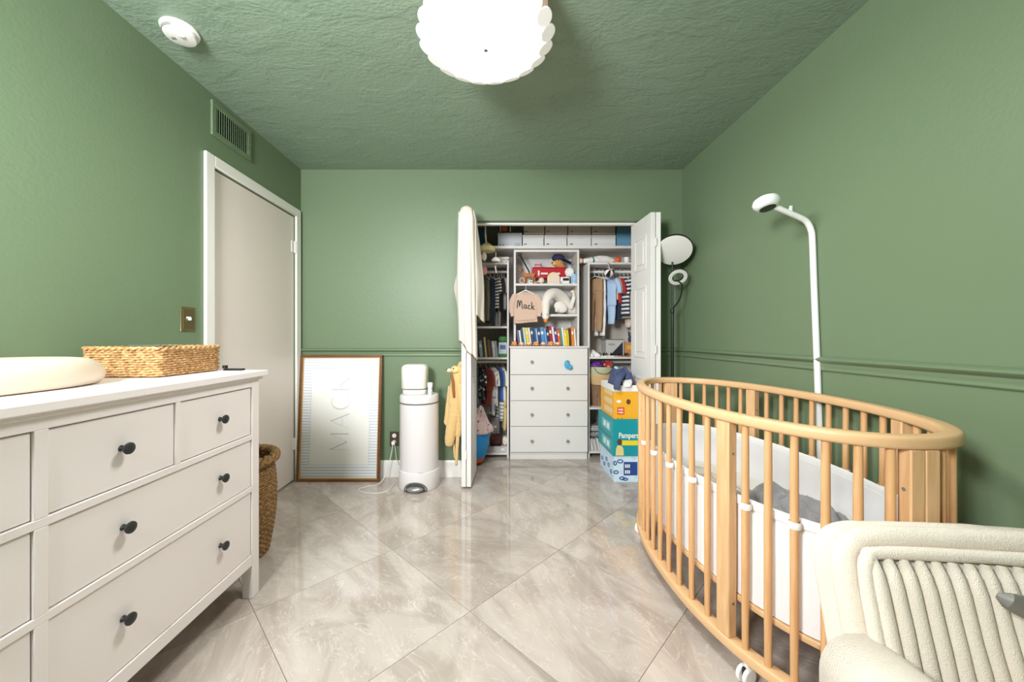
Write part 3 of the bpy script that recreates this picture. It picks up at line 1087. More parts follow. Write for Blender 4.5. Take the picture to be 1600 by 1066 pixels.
brass = mat('antique_brass', (150, 132, 92), .3, metal=.85)
sw = thing('light_switch', 'brass light switch plate with a white toggle beside the hall door', 'light switch', (XL, 1.869, 1.14))
B(XL, XL + .004, 1.826, 1.914, 1.136, 1.260).build('plate', brass, sw, bevel=0.003)
B(XL + .004, XL + .0055, 1.838, 1.902, 1.150, 1.246).build('inset', mat('brass_brown', (120, 106, 76), .35, metal=.7), sw, bevel=0.001)
B(XL + .005, XL + .018, 1.865, 1.875, 1.192, 1.204).build('toggle', white_plastic, sw, bevel=0.002)
B(XL + .005, XL + .009, 1.856, 1.884, 1.201, 1.211).build('toggle_bar', white_plastic, sw, bevel=0.002)

OX, OZ = ax(616, 2.944), az(686, 2.944)
bronze = mat('bronze_plate', (92, 76, 62), .4, metal=.5)
ou = thing('wall_outlet', 'brown wall outlet plate beside the diaper pail', 'outlet', (OX, YB, OZ - .06))
B(OX - .036, OX + .036, YB - .005, YB, OZ - .058, OZ + .058).build('plate', bronze, ou, bevel=0.002)
for dz in (-.026, .026):
    s_ = MB().lathe([(.016, 0), (.0165, .003), (0, .003)], n=18, M=Matrix.Translation((OX, YB - .005, OZ + dz)) @ Matrix.Rotation(PI / 2, 4, 'X')).build('socket', white_plastic, ou)
    for dx in (-.005, .005):
        B(OX + dx - .001, OX + dx + .001, YB - .0085, YB - .0078, OZ + dz - .004, OZ + dz + .005).build('slot', black_plastic, s_)
cord = mat('white_cord', (232, 228, 222), .5)
pg = thing('power_cord', 'white power cord looping onto the floor in front of the picture', 'cord', (OX, 2.90, 0))
B(OX - .014, OX + .014, YB - .040, YB - .009, OZ - .040, OZ - .013).build('plug', white_plastic, pg, bevel=0.004)
cpts = [(OX, 2.905, OZ - .035), (OX - .012, 2.89, OZ - .12), (OX - .03, 2.87, .10), (OX - .06, 2.80, .012), (OX - .145, 2.74, .0045), (OX - .185, 2.70, .0045), (OX - .15, 2.645, .0045), (OX - .05, 2.622, .0045), (OX + .02, 2.645, .0045), (OX + .035, 2.68, .0045), (OX + .04, 2.74, .0045), (OX + .045, 2.80, .0045)]
MB().tube(smooth_path(cpts, 8), .0028, 7).build('cable', cord, pg)
p2 = thing('usb_cord', 'thin white cord hanging from the outlet behind the diaper pail', 'cord', (OX + .02, 2.92, 0))
MB().tube(smooth_path([(OX + .008, 2.93, OZ - .042), (OX + .018, 2.915, OZ - .09), (OX + .03, 2.91, OZ - .16), (OX + .05, 2.915, OZ - .20), (OX + .062, 2.925, OZ - .13), (OX + .058, 2.935, OZ - .02), (OX + .055, 2.94, .40)], 8), .0022, 6).build('cable', cord, p2)

# ------------------------------------------------------------------ framed picture leaning on the far wall
FWD, FH = .642, .972
tilt = math.asin(.072 / FH)
PM = Matrix.Translation((ax(463, 2.856) + .004, 2.848, .0)) @ Matrix.Rotation(-tilt, 4, 'X')
walnut = wood_mat('walnut', (88, 52, 26), (122, 78, 42), 0, 20, .4)
gold = mat('gold_bead', (196, 152, 88), .35, metal=.4)
pf = thing('framed_print', 'tall framed name print leaning on the far wall', 'picture', tuple(PM.to_translation()))
fwid = .020
for bx in ((0, FWD, 0, fwid), (0, FWD, FH - fwid, FH), (0, fwid, fwid, FH - fwid), (FWD - fwid, FWD, fwid, FH - fwid)):
    fr = MB().box(bx[0], bx[1], -.012, .014, bx[2], bx[3], PM).build('frame_side', walnut, pf, bevel=0.003)
for bx in ((fwid, FWD - fwid, fwid, fwid + .006), (fwid, FWD - fwid, FH - fwid - .006, FH - fwid), (fwid, fwid + .006, fwid + .006, FH - fwid - .006), (FWD - fwid - .006, FWD - fwid, fwid + .006, FH - fwid - .006)):
    MB().box(bx[0], bx[1], -.008, .004, bx[2], bx[3], PM).build('gold_edge', gold, pf)
stripes = stripe_mat('blue_grey_stripes', (248, 247, 246), (205, 211, 224), 46, 2, .62, .5)
sheet_ = MB().box(fwid + .006, FWD - fwid - .006, .001, .006, fwid + .006, FH - fwid - .006, PM).build('striped_paper', stripes, pf)
ink = mat('pale_grey_ink', (203, 204, 209), .6)
ink2 = mat('pale_blue_rule', (214, 218, 226), .6)
pan = MB().box(.092, FWD - .092, -.0005, .001, .125, FH - .125, PM).build('name_panel', mat('warm_white_paper', (246, 243, 238), .5), pf)
for bx in ((.089, FWD - .089, .122, .126), (.089, FWD - .089, FH - .126, FH - .122), (.089, .093, .126, FH - .126), (FWD - .093, FWD - .089, .126, FH - .126)):
    MB().box(bx[0], bx[1], -.0012, .0005, bx[2], bx[3], PM).build('border_line', ink2, pan)


def letter(strokes, base_t, name='letter'):
    """strokes in letter units, the word running upwards along the print"""
    mb = MB()
    for (x0, y0), (x1, y1), w in strokes:
        # letter x runs up the sheet, letter y runs to the left
        a = Vector((.392 - y0 * .142, base_t + x0 * .142)); b_ = Vector((.392 - y1 * .142, base_t + x1 * .142))
        d = (b_ - a).normalized(); nn = Vector((-d.y, d.x)) * w / 2
        mb.prism([tuple(a + nn), tuple(b_ + nn), tuple(b_ - nn), tuple(a - nn)], 'y', -.0016, -.0004, PM)
    return mb.build(name, ink, pan)


TH, TN = .0085, .0022
letter([((0, 0), (0, 1), TN), ((0, 1), (.42, .08), TH), ((.42, .08), (.84, 1), TN), ((.84, 1), (.84, 0), TH)], .240)
letter([((0, 0), (.40, 1), TN), ((.40, 1), (.80, 0), TH), ((.16, .38), (.64, .38), TN)], .400)
arc = [(.40 + .40 * math.cos(t), .5 + .5 * math.sin(t)) for t in [math.radians(50 + 26 * q) for q in range(11)]]
letter([(arc[q], arc[q + 1], TH if 2 < q < 7 else .004) for q in range(10)], .548)
letter([((0, 0), (0, 1), TH), ((.02, .42), (.62, 1), TN), ((.2, .58), (.66, 0), TH)], .700)
glass = bpy.data.materials.new('picture_glass'); glass.use_nodes = True
gn = glass.node_tree; gn.nodes.clear()
go = gn.nodes.new('ShaderNodeOutputMaterial'); gm = gn.nodes.new('ShaderNodeMixShader'); gt_ = gn.nodes.new('ShaderNodeBsdfTransparent'); gg = gn.nodes.new('ShaderNodeBsdfGlossy'); gf = gn.nodes.new('ShaderNodeFresnel')
gg.inputs['Roughness'].default_value = 0.02; gf.inputs['IOR'].default_value = 1.2
gn.links.new(gf.outputs[0], gm.inputs[0]); gn.links.new(gt_.outputs[0], gm.inputs[1]); gn.links.new(gg.outputs[0], gm.inputs[2]); gn.links.new(gm.outputs[0], go.inputs[0])
MB().box(fwid + .004, FWD - fwid - .004, -.0052, -.0040, fwid + .004, FH - fwid - .004, PM).build('glass_pane', glass, pf)

# ------------------------------------------------------------------ diaper pail with the things on its lid
DX, DY = ax(655.5, 2.79), 2.785
pail = thing('diaper_pail', 'tall white step-pedal diaper pail by the far wall', 'diaper pail', (DX, DY, 0))
pw = mat('pail_white', (226, 221, 221), .35)
grey_ring = mat('pail_grey_seal', (120, 116, 114), .4)
MB().lathe([(.148, .002), (.151, .010), (.151, .125), (.148, .134), (.143, .137), (.140, .137)], (DX, DY, 0), 48).build('pail_base', pw, pail)
MB().lathe([(.1415, .136), (.1425, .150), (.1425, .622), (.140, .625), (.10, .625)], (DX, DY, 0), 48).build('pail_body', pw, pail)
MB().lathe([(.1432, .620), (.1432, .630), (.139, .630)], (DX, DY, 0), 48).build('lid_seal', grey_ring, pail)
lid = MB().lathe([(.139, .629), (.1425, .631), (.1425, .672), (.139, .680), (.130, .684), (0, .686)], (DX, DY, 0), 48).build('lid', pw, pail)
# pedal arch: dark recess, silver pedal
arch = [(.068 * math.cos(t), .010 + .068 * math.sin(t)) for t in [PI * q / 16 for q in range(17)]]


def curved_patch(poly_fn, r, zs):
    return None


rc = MB()
outer, inner = [], []
n_ = 24
vs, fs = [], []
for i in range(n_ + 1):
    t = PI * i / n_
    for rr_, rad in ((.090, .1535), (.079, .1535), (.079, .1500), (.090, .1500)):
        sx_ = rr_ * math.cos(t)
        zz = .004 + rr_ * .80 * math.sin(t)
        ang = -PI / 2 + sx_ / .152
        vs.append((DX + math.cos(ang) * rad, DY + math.sin(ang) * rad, zz))
for i in range(n_):
    for k in range(4):
        l = (k + 1) % 4
        fs.append((i * 4 + k, i * 4 + l, i * 4 + 4 + l, i * 4 + 4 + k))
fs += [(0, 1, 2, 3), (n_ * 4 + 3, n_ * 4 + 2, n_ * 4 + 1, n_ * 4)]
rc.add(vs, fs).build('pedal_arch', mat('pedal_grey', (128, 127, 128), .35, metal=.6), pail)
rc = MB()
vs, fs = [], []
for i in range(13):
    sx_ = -.079 + .158 * i / 12
    hz = math.sqrt(max(0, .079 ** 2 - sx_ ** 2)) * .80 + .003
    ang = -PI / 2 + sx_ / .152
    for rad in (.1517, .150):
        for zz in (.003, hz):
            vs.append((DX + math.cos(ang) * rad, DY + math.sin(ang) * rad, zz))
for i in range(12):
    a = i * 4
    fs += [(a, a + 4, a + 5, a + 1), (a + 2, a + 3, a + 7, a + 6), (a + 1, a + 5, a + 7, a + 3), (a, a + 2, a + 6, a + 4)]
rc.add(vs, fs).build('pedal_recess', mat('recess_dark', (70, 68, 68), .5), pail)
silver = mat('silver_pedal', (176, 175, 177), .3, metal=.7)
MB().ball((DX, DY - .150, .026), (.060, .030, .020), 24, 10).build('pedal', silver, pail)
MB().box(DX + .02, DX + .055, DY - .1425 - .0012, DY - .1405, .128 + .012, .128 + .016).build('maker_mark', ink, pail)

# wipe warmer and plug-in bottle on the lid
WX, WY = ax(648.5, 2.775), 2.785
wcream = mat('warm_white_plastic', (238, 235, 226), .38)
ww = thing('wipe_warmer', 'rounded white wipe warmer standing on the diaper pail lid', 'wipe warmer', (WX, WY, .686))


def rounded_block(cx0, cy0, z0, z1, hx, hy, r, rz_=.035, k=6):
    mb = MB(); rings = []
    def ring_(z, ins):
        out = []
        for sx_, sy_, a0 in ((1, 1, 0), (-1, 1, 90), (-1, -1, 180), (1, -1, 270)):
            for i in range(k + 1):
                a = math.radians(a0 + 90 * i / k)
                rr_ = max(r - ins, .001)
                out.append((cx0 + sx_ * (hx - r) + rr_ * math.cos(a), cy0 + sy_ * (hy - r) + rr_ * math.sin(a), z))
        return out
    rings.append(ring_(z0, .004)); rings.append(ring_(z0 + .004, 0)); rings.append(ring_(z1 - rz_, 0))
    for i in range(1, 7):
        a = math.radians(90 * i / 6)
        rings.append(ring_(z1 - rz_ + rz_ * math.sin(a), min(rz_ * (1 - math.cos(a)), r * .95)))
    return mb.loft(rings)


rounded_block(WX, WY, .687, .722, .090, .075, .060, .008).build('warmer_base', wcream, ww, angle=60)
rounded_block(WX, WY, .723, .727, .0915, .0765, .060, .001).build('warmer_seam', grey_ring, ww, angle=60)
rounded_block(WX - .002, WY, .728, .905, .094, .078, .052, .034).build('warmer_cover', wcream, ww, angle=60)
pb = thing('plug_in_freshener', 'small white plug-in bottle beside the wipe warmer', 'bottle', (ax(672, 2.73), 2.725, .682))
bx_, by_ = ax(672, 2.725), 2.725
MB().lathe([(.015, .003), (.017, .006), (.017, .040), (.013, .046)], (bx_, by_, .681), 20).build('bottle_glass', mat('pale_blue_glass', (206, 218, 226), .1), pb)
MB().lathe([(.014, .046), (.017, .056), (.020, .078), (.020, .092), (.017, .094), (0, .094)], (bx_, by_, .681), 20).build('bottle_cap', white_plastic, pb)

# ------------------------------------------------------------------ things on and beside the dresser
cream_vinyl = mat('cream_vinyl', (216, 198, 179), .42, spec=.4)
cpx, cpy, cpz = -1.360, .810, .964
cpad = thing('changing_pad', 'smooth cream wipeable changing pad on the white dresser', 'changing pad', (cpx, cpy, cpz))
rings = []
NA = 72


def pad_out(k, s):
    t = 2 * PI * k / NA
    c_, sn = math.cos(t), math.sin(t)
    x = .178 * math.copysign(abs(c_) ** (2 / 3.0), c_)
    y = .415 * math.copysign(abs(sn) ** (2 / 2.6), sn)
    x *= 1 - .10 * (1 - min(1, abs(y) / .25)) if abs(y) < .25 else 1
    return cpx + x * s, cpy + y * s


for s, h in ((.90, .0), (.965, .004), (.995, .018), (1.0, .034), (.985, .052), (.95, .068), (.89, .080), (.80, .084), (.70, .079), (.56, .066), (.38, .056), (.2, .052), (.05, .051)):
    rings.append([(pad_out(k, s)[0], pad_out(k, s)[1], cpz + h * (1 + .0 * k)) for k in range(NA)])
MB().loft(rings).build('pad_body', cream_vinyl, cpad, angle=180)
MB().loft([[(pad_out(k, .88)[0], pad_out(k, .88)[1], cpz - .0005 + q * .003) for k in range(NA)] for q in (0, 1)]).build('pad_base', mat('grey_rubber', (120, 112, 104), .7), cpad)


def weave_mat(name, c1, c2, c3):
    m, nt, b = _base(name)
    tc = nt.nodes.new('ShaderNodeTexCoord')
    n = nt.nodes.new('ShaderNodeTexNoise'); n.inputs['Scale'].default_value = 90; n.inputs['Detail'].default_value = 3
    nt.links.new(tc.outputs['Object'], n.inputs['Vector'])
    r = nt.nodes.new('ShaderNodeValToRGB')
    e = r.color_ramp.elements
    e[0].position = .34; e[0].color = lin(c1); e[1].position = .66; e[1].color = lin(c3)
    q = e.new(.5); q.color = lin(c2)
    nt.links.new(n.outputs['Fac'], r.inputs[0]); nt.links.new(r.outputs[0], b.inputs['Base Color'])
    b.inputs['Roughness'].default_value = .75
    MATS[name] = m
    return m


straw = weave_mat('seagrass_straw', (150, 108, 62), (184, 140, 90), (212, 170, 120))
straw_dark = weave_mat('dark_seagrass', (104, 74, 40), (140, 104, 62), (172, 134, 86))


def rect_path(x0, x1, y0, y1, r, step):
    pts = []
    for cx0, cy0, a0 in ((x1 - r, y1 - r, 0), (x0 + r, y1 - r, 90), (x0 + r, y0 + r, 180), (x1 - r, y0 + r, 270)):
        for i in range(7):
            a = math.radians(a0 + 90 * i / 6)
            pts.append(Vector((cx0 + r * math.cos(a), cy0 + r * math.sin(a))))
    out = []
    L = [0]
    for i in range(len(pts)):
        L.append(L[-1] + (pts[(i + 1) % len(pts)] - pts[i]).length)
    n = int(L[-1] / step / 2) * 2
    j = 0
    for i in range(n):
        d = L[-1] * i / n
        while L[j + 1] < d: j += 1
        t = (d - L[j]) / max(1e-9, L[j + 1] - L[j])
        p = pts[j].lerp(pts[(j + 1) % len(pts)], t)
        tg = (pts[(j + 1) % len(pts)] - pts[j]).normalized()
        out.append((p, Vector((tg.y, -tg.x))))
    return out


def woven_wall(path, z0, z1, row, r, amp, flare=0.0, cen=None):
    mb = MB()
    nrow = int((z1 - z0) / row)
    for k in range(nrow):
        z = z0 + row * (k + .5)
        pts = []
        for i, (p, nn) in enumerate(path):
            w = amp * (1 if (i + k) % 2 == 0 else -1)
            q = p + nn * (w + flare * k / nrow)
            pts.append((q.x, q.y, z + .0012 * math.sin(i * 1.3 + k)))
        mb.tube(pts, r, 5, closed=True, flat=(.95, 1.0))
    return mb


bk = thing('seagrass_tray', 'shallow rectangular woven seagrass basket on the dresser', 'basket', (-1.344, 1.471, .964))
BX0, BX1, BY0, BY1 = -1.487, -1.203, 1.318, 1.624
rp = rect_path(BX0 + .006, BX1 - .006, BY0 + .006, BY1 - .006, .018, .0105)
woven_wall(rp, .966, 1.062, .0086, .0050, .0022).build('woven_side', straw, bk, angle=180)
B(BX0 + .014, BX1 - .014, BY0 + .014, BY1 - .014, .965, .972).build('basket_bottom', straw, bk)
rp2 = rect_path(BX0 + .004, BX1 - .004, BY0 + .004, BY1 - .004, .020, .007)
rim = MB()
for s in (0, 1):
    rim.tube([(p.x + nn.x * .004 * math.cos(i * .9 + s * PI), p.y + nn.y * .004 * math.cos(i * .9 + s * PI), 1.066 + .0045 * math.sin(i * .9 + s * PI)) for i, (p, nn) in enumerate(rp2)], .0052, 6, closed=True)
rim.build('braided_rim', straw, bk, angle=180)
# a dark folded cloth sticking just above the rim
bc = thing('dark_pouch', 'dark grey zip pouch lying in the shallow seagrass basket', 'pouch', (-1.40, 1.50, .973))
soft_box(-1.46, -1.30, 1.40, 1.55, .973, 1.074, .022, Matrix.Identity(4)).build('pouch_body', mat('charcoal_cloth', (58, 56, 56), .8), bc, angle=180)
MB().box(-1.44, -1.32, 1.45, 1.458, 1.073, 1.077).build('zip', chrome, bc)
# black gadget at the dresser end
rm = thing('black_remote', 'thin black device and holder at the end of the dresser top', 'device', (-1.20, 1.60, .9635))
rx, ry = ax(365, 1.60), 1.615
B(ax(352, 1.62), ax(377, 1.62) + .01, 1.606, 1.632, .9635, .9715).build('bar', black_plastic, rm, bevel=0.002)
B(ax(349, 1.62), ax(354, 1.62), 1.612, 1.630, .972, .985).build('holder', black_plastic, rm, bevel=0.002)

# tall seagrass hamper between the dresser and the door
hb = thing('seagrass_hamper', 'tall round dark seagrass hamper standing between dresser and door', 'basket', (-1.335, 1.88, 0))
HX, HY = -1.338, 1.885
rows = []
hm = MB()
for k in range(40):
    z = .008 + k * .0118
    rad = .150 + .030 * math.sin(PI * min(1, k / 46.0)) + .006 * k / 40
    pts = []
    for i in range(64):
        a = 2 * PI * i / 64
        w = rad + .0030 * (1 if (i + k) % 2 else -1)
        pts.append((HX + math.cos(a) * w, HY + math.sin(a) * w, z))
    hm.tube(pts, .0066, 5, closed=True)
hm.build('woven_side', straw_dark, hb, angle=180)
MB().lathe([(0, .002), (.150, .002), (.150, .012), (0, .012)], (HX, HY, 0), 32).build('hamper_bottom', straw_dark, hb)
rm_ = MB()
for s in range(3):
    rm_.tube([(HX + math.cos(2 * PI * i / 120) * (.182 + .014 * math.cos(i * .55 + s * 2.09)), HY + math.sin(2 * PI * i / 120) * (.182 + .014 * math.cos(i * .55 + s * 2.09)), .487 + .016 * math.sin(i * .55 + s * 2.09)) for i in range(120)], .012, 6, closed=True)
rm_.build('rolled_rim', straw_dark, hb, angle=180)

# ------------------------------------------------------------------ baby monitor stand against the wall behind the crib
mon = thing('baby_monitor_stand', 'white arched baby monitor stand between crib and wall', 'baby monitor', (1.452, 1.70, 0))
mw = mat('monitor_white', (238, 238, 236), .35)
ay = 1.715
path = smooth_path([(1.4575, 1.672, .012), (1.4575, 1.675, .50), (1.4575, 1.69, .95), (1.4575, 1.708, 1.35), (1.456, ay, 1.555), (1.449, ay, 1.605), (1.430, ay, 1.640), (1.400, ay, 1.660), (1.345, ay, 1.684), (1.280, ay, 1.712)], 7)
MB().tube(path, .0145, 12, flat=(1.0, .8), up=(0, 1, 0)).build('arm', mw, mon, angle=60)
Mh = Matrix.Translation((1.243, ay, 1.727)) @ Matrix.Rotation(-.10, 4, 'Y')
Mh = Mh @ Matrix.Rotation(-.22, 4, 'X')
hd = MB().lathe([(0, .032), (.030, .030), (.048, .020), (.055, .006), (.053, -.008), (.044, -.020), (.034, -.026)], n=36, M=Mh).build('camera_head', mw, mon)
MB().lathe([(.034, -.025), (.031, -.029), (0, -.030)], n=32, M=Mh).build('lens', mat('lens_black', (10, 10, 11), .12), hd)
MB().tube([(1.352, ay - .004, 1.690), (1.349, ay - .010, 1.712)], [.008, .007], 12).build('adjuster_knob', mw, mon)
B(1.444, 1.4555, 1.50, 1.86, .0, .012).build('foot', mw, mon, bevel=0.004)

# ------------------------------------------------------------------ black floor lamp in the far corner
FLX, FLY = ax(1050.5, 2.78), 2.78
fl = thing('floor_lamp', 'black floor lamp with white disc head and ring reading light', 'floor lamp', (FLX, FLY, 0))
lb = mat('lamp_black', (20, 20, 20), .35)
MB().lathe([(.120, 0), (.122, .006), (.118, .016), (.02, .022), (.012, .03), (0, .03)], (FLX, FLY, 0), 40).build('base', lb, fl)
MB().tube([(FLX, FLY, .028), (FLX, FLY, 1.30)], .0105, 12).build('pole', lb, fl)
MB().tube([(FLX, FLY, 1.30), (FLX, FLY, 1.690)], .0065, 10).build('upper_pole', lb, fl)
MB().lathe([(.012, 0), (.0135, .006), (.0135, .03), (.011, .036), (0, .036)], (FLX, FLY, 1.285), 16).build('joint', lb, fl)
disc = at(1053, 391, FLY - .06)
Md = Matrix.Translation(disc) @ Matrix.Rotation(-.78, 4, 'X') @ Matrix.Rotation(.28, 4, 'Y')
lampwhite = mat('lamp_diffuser_off', (226, 223, 218), .45)
sh = MB().lathe([(.02, .030), (.125, .012), (.128, .004), (.126, -.004)], n=48, M=Md).build('shade', lb, fl)
MB().lathe([(.1215, -.001), (.1215, -.006), (.10, -.009), (0, -.010)], n=48, M=Md).build('diffuser', lampwhite, sh)
MB().tube([(FLX, FLY, 1.680), disc + Vector((0, .02, .012))], .009, 10).build('tilt_arm', lb, fl)
rg = at(1059, 433, FLY - .05)
Mr = Matrix.Translation(rg) @ Matrix.Rotation(-.85, 4, 'X') @ Matrix.Rotation(.12, 4, 'Y')
MB().tube(smooth_path([(FLX, FLY, 1.30), (FLX + .006, FLY - .012, 1.33), (FLX + .035, FLY - .03, 1.38), (FLX + .052, FLY - .035, 1.44), (FLX + .050, FLY - .04, 1.50), (rg.x, rg.y + .03, rg.z - .02)], 6), .0055, 8).build('gooseneck', lb, fl)
rh = MB().lathe([(.036, .010), (.066, .010), (.068, .004), (.066, -.003), (.038, -.003), (.036, .003), (.036, .010)], n=40, M=Mr).build('ring_head', lb, fl)
MB().lathe([(.039, -.0025), (.065, -.0025), (.064, -.007), (.040, -.007), (.039, -.0025)], n=40, M=Mr).build('ring_diffuser', lampwhite, rh)

# ------------------------------------------------------------------ closet fittings
cd = thing('closet_drawer_unit', 'white four-drawer unit standing in the middle of the closet', 'drawer unit', (.466, 3.55, 0))
B(.117, .816, 3.364, 3.740, .063, 1.010).build('carcass', melamine, cd)
B(.117, .816, 3.372, 3.740, 0, .062).build('plinth', melamine, cd)
B(.110, .823, 3.338, 3.740, 1.0105, 1.026).build('top_board', melamine, cd, bevel=0.0015)
for (z0, z1), kz in zip(((.071, .302), (.305, .534), (.537, .768), (.771, 1.008)), (.175, .413, .650, .886)):
    d = B(.119, .814, 3.345, 3.363, z0 + .001, z1 - .001).build('drawer', melamine, cd, bevel=0.0015)
    for x in (.311, .632):
        MB().lathe([(.007, 0), (.006, .008), (.013, .013), (.0145, .019), (.011, .025), (0, .026)], n=16, M=Matrix.Translation((x, 3.345, kz)) @ Matrix.Rotation(PI / 2, 4, 'X')).build('knob', chrome, d)

tw = thing('closet_shelf_tower', 'white shelf tower on top of the closet drawer unit', 'shelf unit', (.454, 3.58, 1.026))
TX0, TX1, TY0 = .153, .755, 3.420
for x0, x1 in ((TX0, TX0 + .018), (TX1 - .018, TX1)):
    B(x0, x1, TY0, 3.74, 1.0265, 1.914).build('side_panel', melamine, tw, bevel=0.001)
B(TX0 + .018, TX1 - .018, TY0, 3.74, 1.894, 1.914).build('top_panel', melamine, tw, bevel=0.001)
B(TX0 + .018, TX1 - .018, 3.728, 3.74, 1.0265, 1.894).build('back_panel', melamine, tw)
for z in (1.603, 1.320):
    B(TX0 + .018, TX1 - .018, TY0, 3.728, z - .020, z).build('shelf', melamine, tw, bevel=0.001)
tag(B(CIX0, CIX1, 3.385, CIY, 1.918, 1.942).build('closet_top_shelf', melamine, None, bevel=0.001), 'long white top shelf across the whole closet', 'shelf')


def hanging_unit(name, label, x0, x1, shelves, rods, y0=3.405, top=1.794, side_gap=None):
    u = thing(name, label, 'closet unit', ((x0 + x1) / 2, 3.57, 0))
    for a, b_ in ((x0, x0 + .016), (x1 - .016, x1)):
        B(a, b_, y0, 3.74, 0, top).build('side_panel', melamine, u, bevel=0.001)
    for z in shelves:
        B(x0 + .016, x1 - .016, y0, 3.74, z - .018, z).build('shelf', melamine, u, bevel=0.001)
    for z in rods:
        MB().tube([(x0 + .016, 3.565, z), (x1 - .016, 3.565, z)], .0135, 12).build('hanging_rod', white_trim, u)
    return u


hanging_unit('closet_hanging_unit', 'white closet unit of shelves and rods behind the cream blanket', -.270, .106, (1.794, 1.208, .922, .045), (1.735, .872))
hanging_unit('closet_hanging_unit', 'white closet unit of shelves and rods behind the diaper boxes', .832, 1.345, (1.794, .927, .463, .060), (1.735, .872))

# ------------------------------------------------------------------ clothes
hang_m = mat('white_hanger', (236, 234, 230), .4)


def cloth(name, c, **k):
    return mat('cloth_' + name, c, .9, bump=.12, bscale=180, vary=.06, vscale=25, sheen=.15, **k)


def body_loft(M, zt, length, w, t, seed, neck=.045, n=24, waist=.86, lv=12):
    rings = []
    for j in range(lv + 1):
        v = j / lv
        z = zt - length * v
        if v < .12:
            hw = neck + (w - neck) * (v / .12) ** .7
        else:
            hw = w * (1 - (1 - waist) * math.sin(min(1, (v - .12) / .5) * PI / 2) + .08 * max(0, v - .6))
        ht = t * (.45 + .55 * min(1, v * 3)) * (1 + .25 * v)
        r = []
        for k in range(n):
            a = 2 * PI * k / n
            rip = 1 + .22 * v * math.sin(a * 5 + seed + v * 1.5) + .1 * noise.noise(Vector((math.cos(a) * 2, v * 4, seed)))
            r.append(M @ Vector((math.sin(a) * ht * rip, math.cos(a) * hw, z + .004 * math.sin(a * 3 + seed) * v)))
        rings.append(r)
    return MB().loft(rings)


def garment(px, y0, z_rod, kind, length, material, rz, label, group, w=.115, legs_mat=None, py_w=165.0, cat='clothes', name=None, hanger=True, sleeve=.13, Y=3.565, x=None):
    if x is None: x = (px - CX) * Y / F
    seed = px * .37 % 6.28
    g = thing(name or {'shirt': 'baby_shirt', 'pants': 'baby_trousers', 'suit': 'baby_romper'}[kind], label, cat, (x, Y, z_rod), rz, group)
    M = Matrix.Translation((x, Y, z_rod)) @ Matrix.Rotation(rz, 4, 'Z')
    hk = [(0, 0, -.052), (0, 0, -.030), (0, .006, -.018), (0, .016, -.006), (0, .017, .007), (0, .009, .017), (0, -.004, .018), (0, -.014, .010)]
    h = MB().tube([M @ p for p in smooth_path(hk, 4)], .0022, 6)
    h.tube([M @ p for p in smooth_path([(0, -w * .92, -.088), (0, -w * .5, -.066), (0, 0, -.050), (0, w * .5, -.066), (0, w * .92, -.088)], 4)], [.0045] * 17, 6)
    h.build('hanger', hang_m, g, angle=60)
    zt = -.054
    if kind == 'pants':
        body_loft(M, zt - .02, length * .28, w * .72, .016, seed, neck=w * .66, waist=1.02).build('waist', material, g, angle=180)
        for s in (-1, 1):
            pts = [M @ Vector((.003 * s, s * w * .36, zt - .02 - length * .22)), M @ Vector((.004, s * w * .38, zt - length * .5)), M @ Vector((-.003 * s, s * w * .37, zt - length * .8)), M @ Vector((0, s * w * .36, zt - length))]
            sp = smooth_path(pts, 4)
            MB().tube(sp, [w * .37 * (1 - .28 * i / 12) * (1 + .06 * math.sin(i * 1.7 + seed)) for i in range(len(sp))], 12, flat=(.42, 1.0), up=M.to_3x3() @ Vector((1, 0, 0))).build('leg', legs_mat or material, g, angle=180)
    else:
        bl = length if kind == 'shirt' else length * .62
        body_loft(M, zt, bl, w, .020, seed).build('body', material, g, angle=180)
        for s in (-1, 1):
            pts = [M @ Vector((0, s * (w * .80), zt - .036)), M @ Vector((.004, s * (w * 1.06), zt - .036 - sleeve * .45)), M @ Vector((.004, s * (w * 1.16), zt - .036 - sleeve))]
            sp = smooth_path(pts, 4)
            MB().tube(sp, [.031 - .007 * i / 8 for i in range(len(sp))], 10, flat=(.55, 1.0), up=M.to_3x3() @ Vector((1, 0, 0))).build('sleeve', material, g, angle=180)
        if kind == 'suit':
            for s in (-1, 1):
                pts = [M @ Vector((0, s * w * .42, zt - bl + .03)), M @ Vector((.004, s * w * .44, zt - bl * 1.25)), M @ Vector((0, s * w * .42, zt - length))]
                sp = smooth_path(pts, 4)
                MB().tube(sp, [w * .40 * (1 - .3 * i / 8) for i in range(len(sp))], 10, flat=(.45, 1.0), up=M.to_3x3() @ Vector((1, 0, 0))).build('leg', legs_mat or material, g, angle=180)
    return g


GU, GL, GR = 'baby clothes on the upper closet rod behind the cream blanket', 'baby clothes on the lower closet rod', 'baby clothes on the closet rod near the open bifold door'
ZU, ZLo = 1.735, .872
camo = spot_mat('camo_print', (128, 126, 108), (92, 92, 78), 34, .40, c3=(160, 156, 138))
bwstripe = stripe_mat('black_white_stripes', (236, 233, 228), (52, 52, 58), 34, 2, .55)
bold_navy = stripe_mat('navy_white_bold_stripes', (226, 224, 222), (52, 54, 72), 27, 2, .45)
thin_blue = stripe_mat('thin_blue_stripes', (232, 230, 228), (120, 130, 152), 60, 1, .7)
grey_band = stripe_mat('grey_blue_bands', (232, 232, 230), (104, 118, 132), 30, 2, .72)
floral = spot_mat('small_floral', (232, 226, 216), (170, 140, 104), 60, .30)

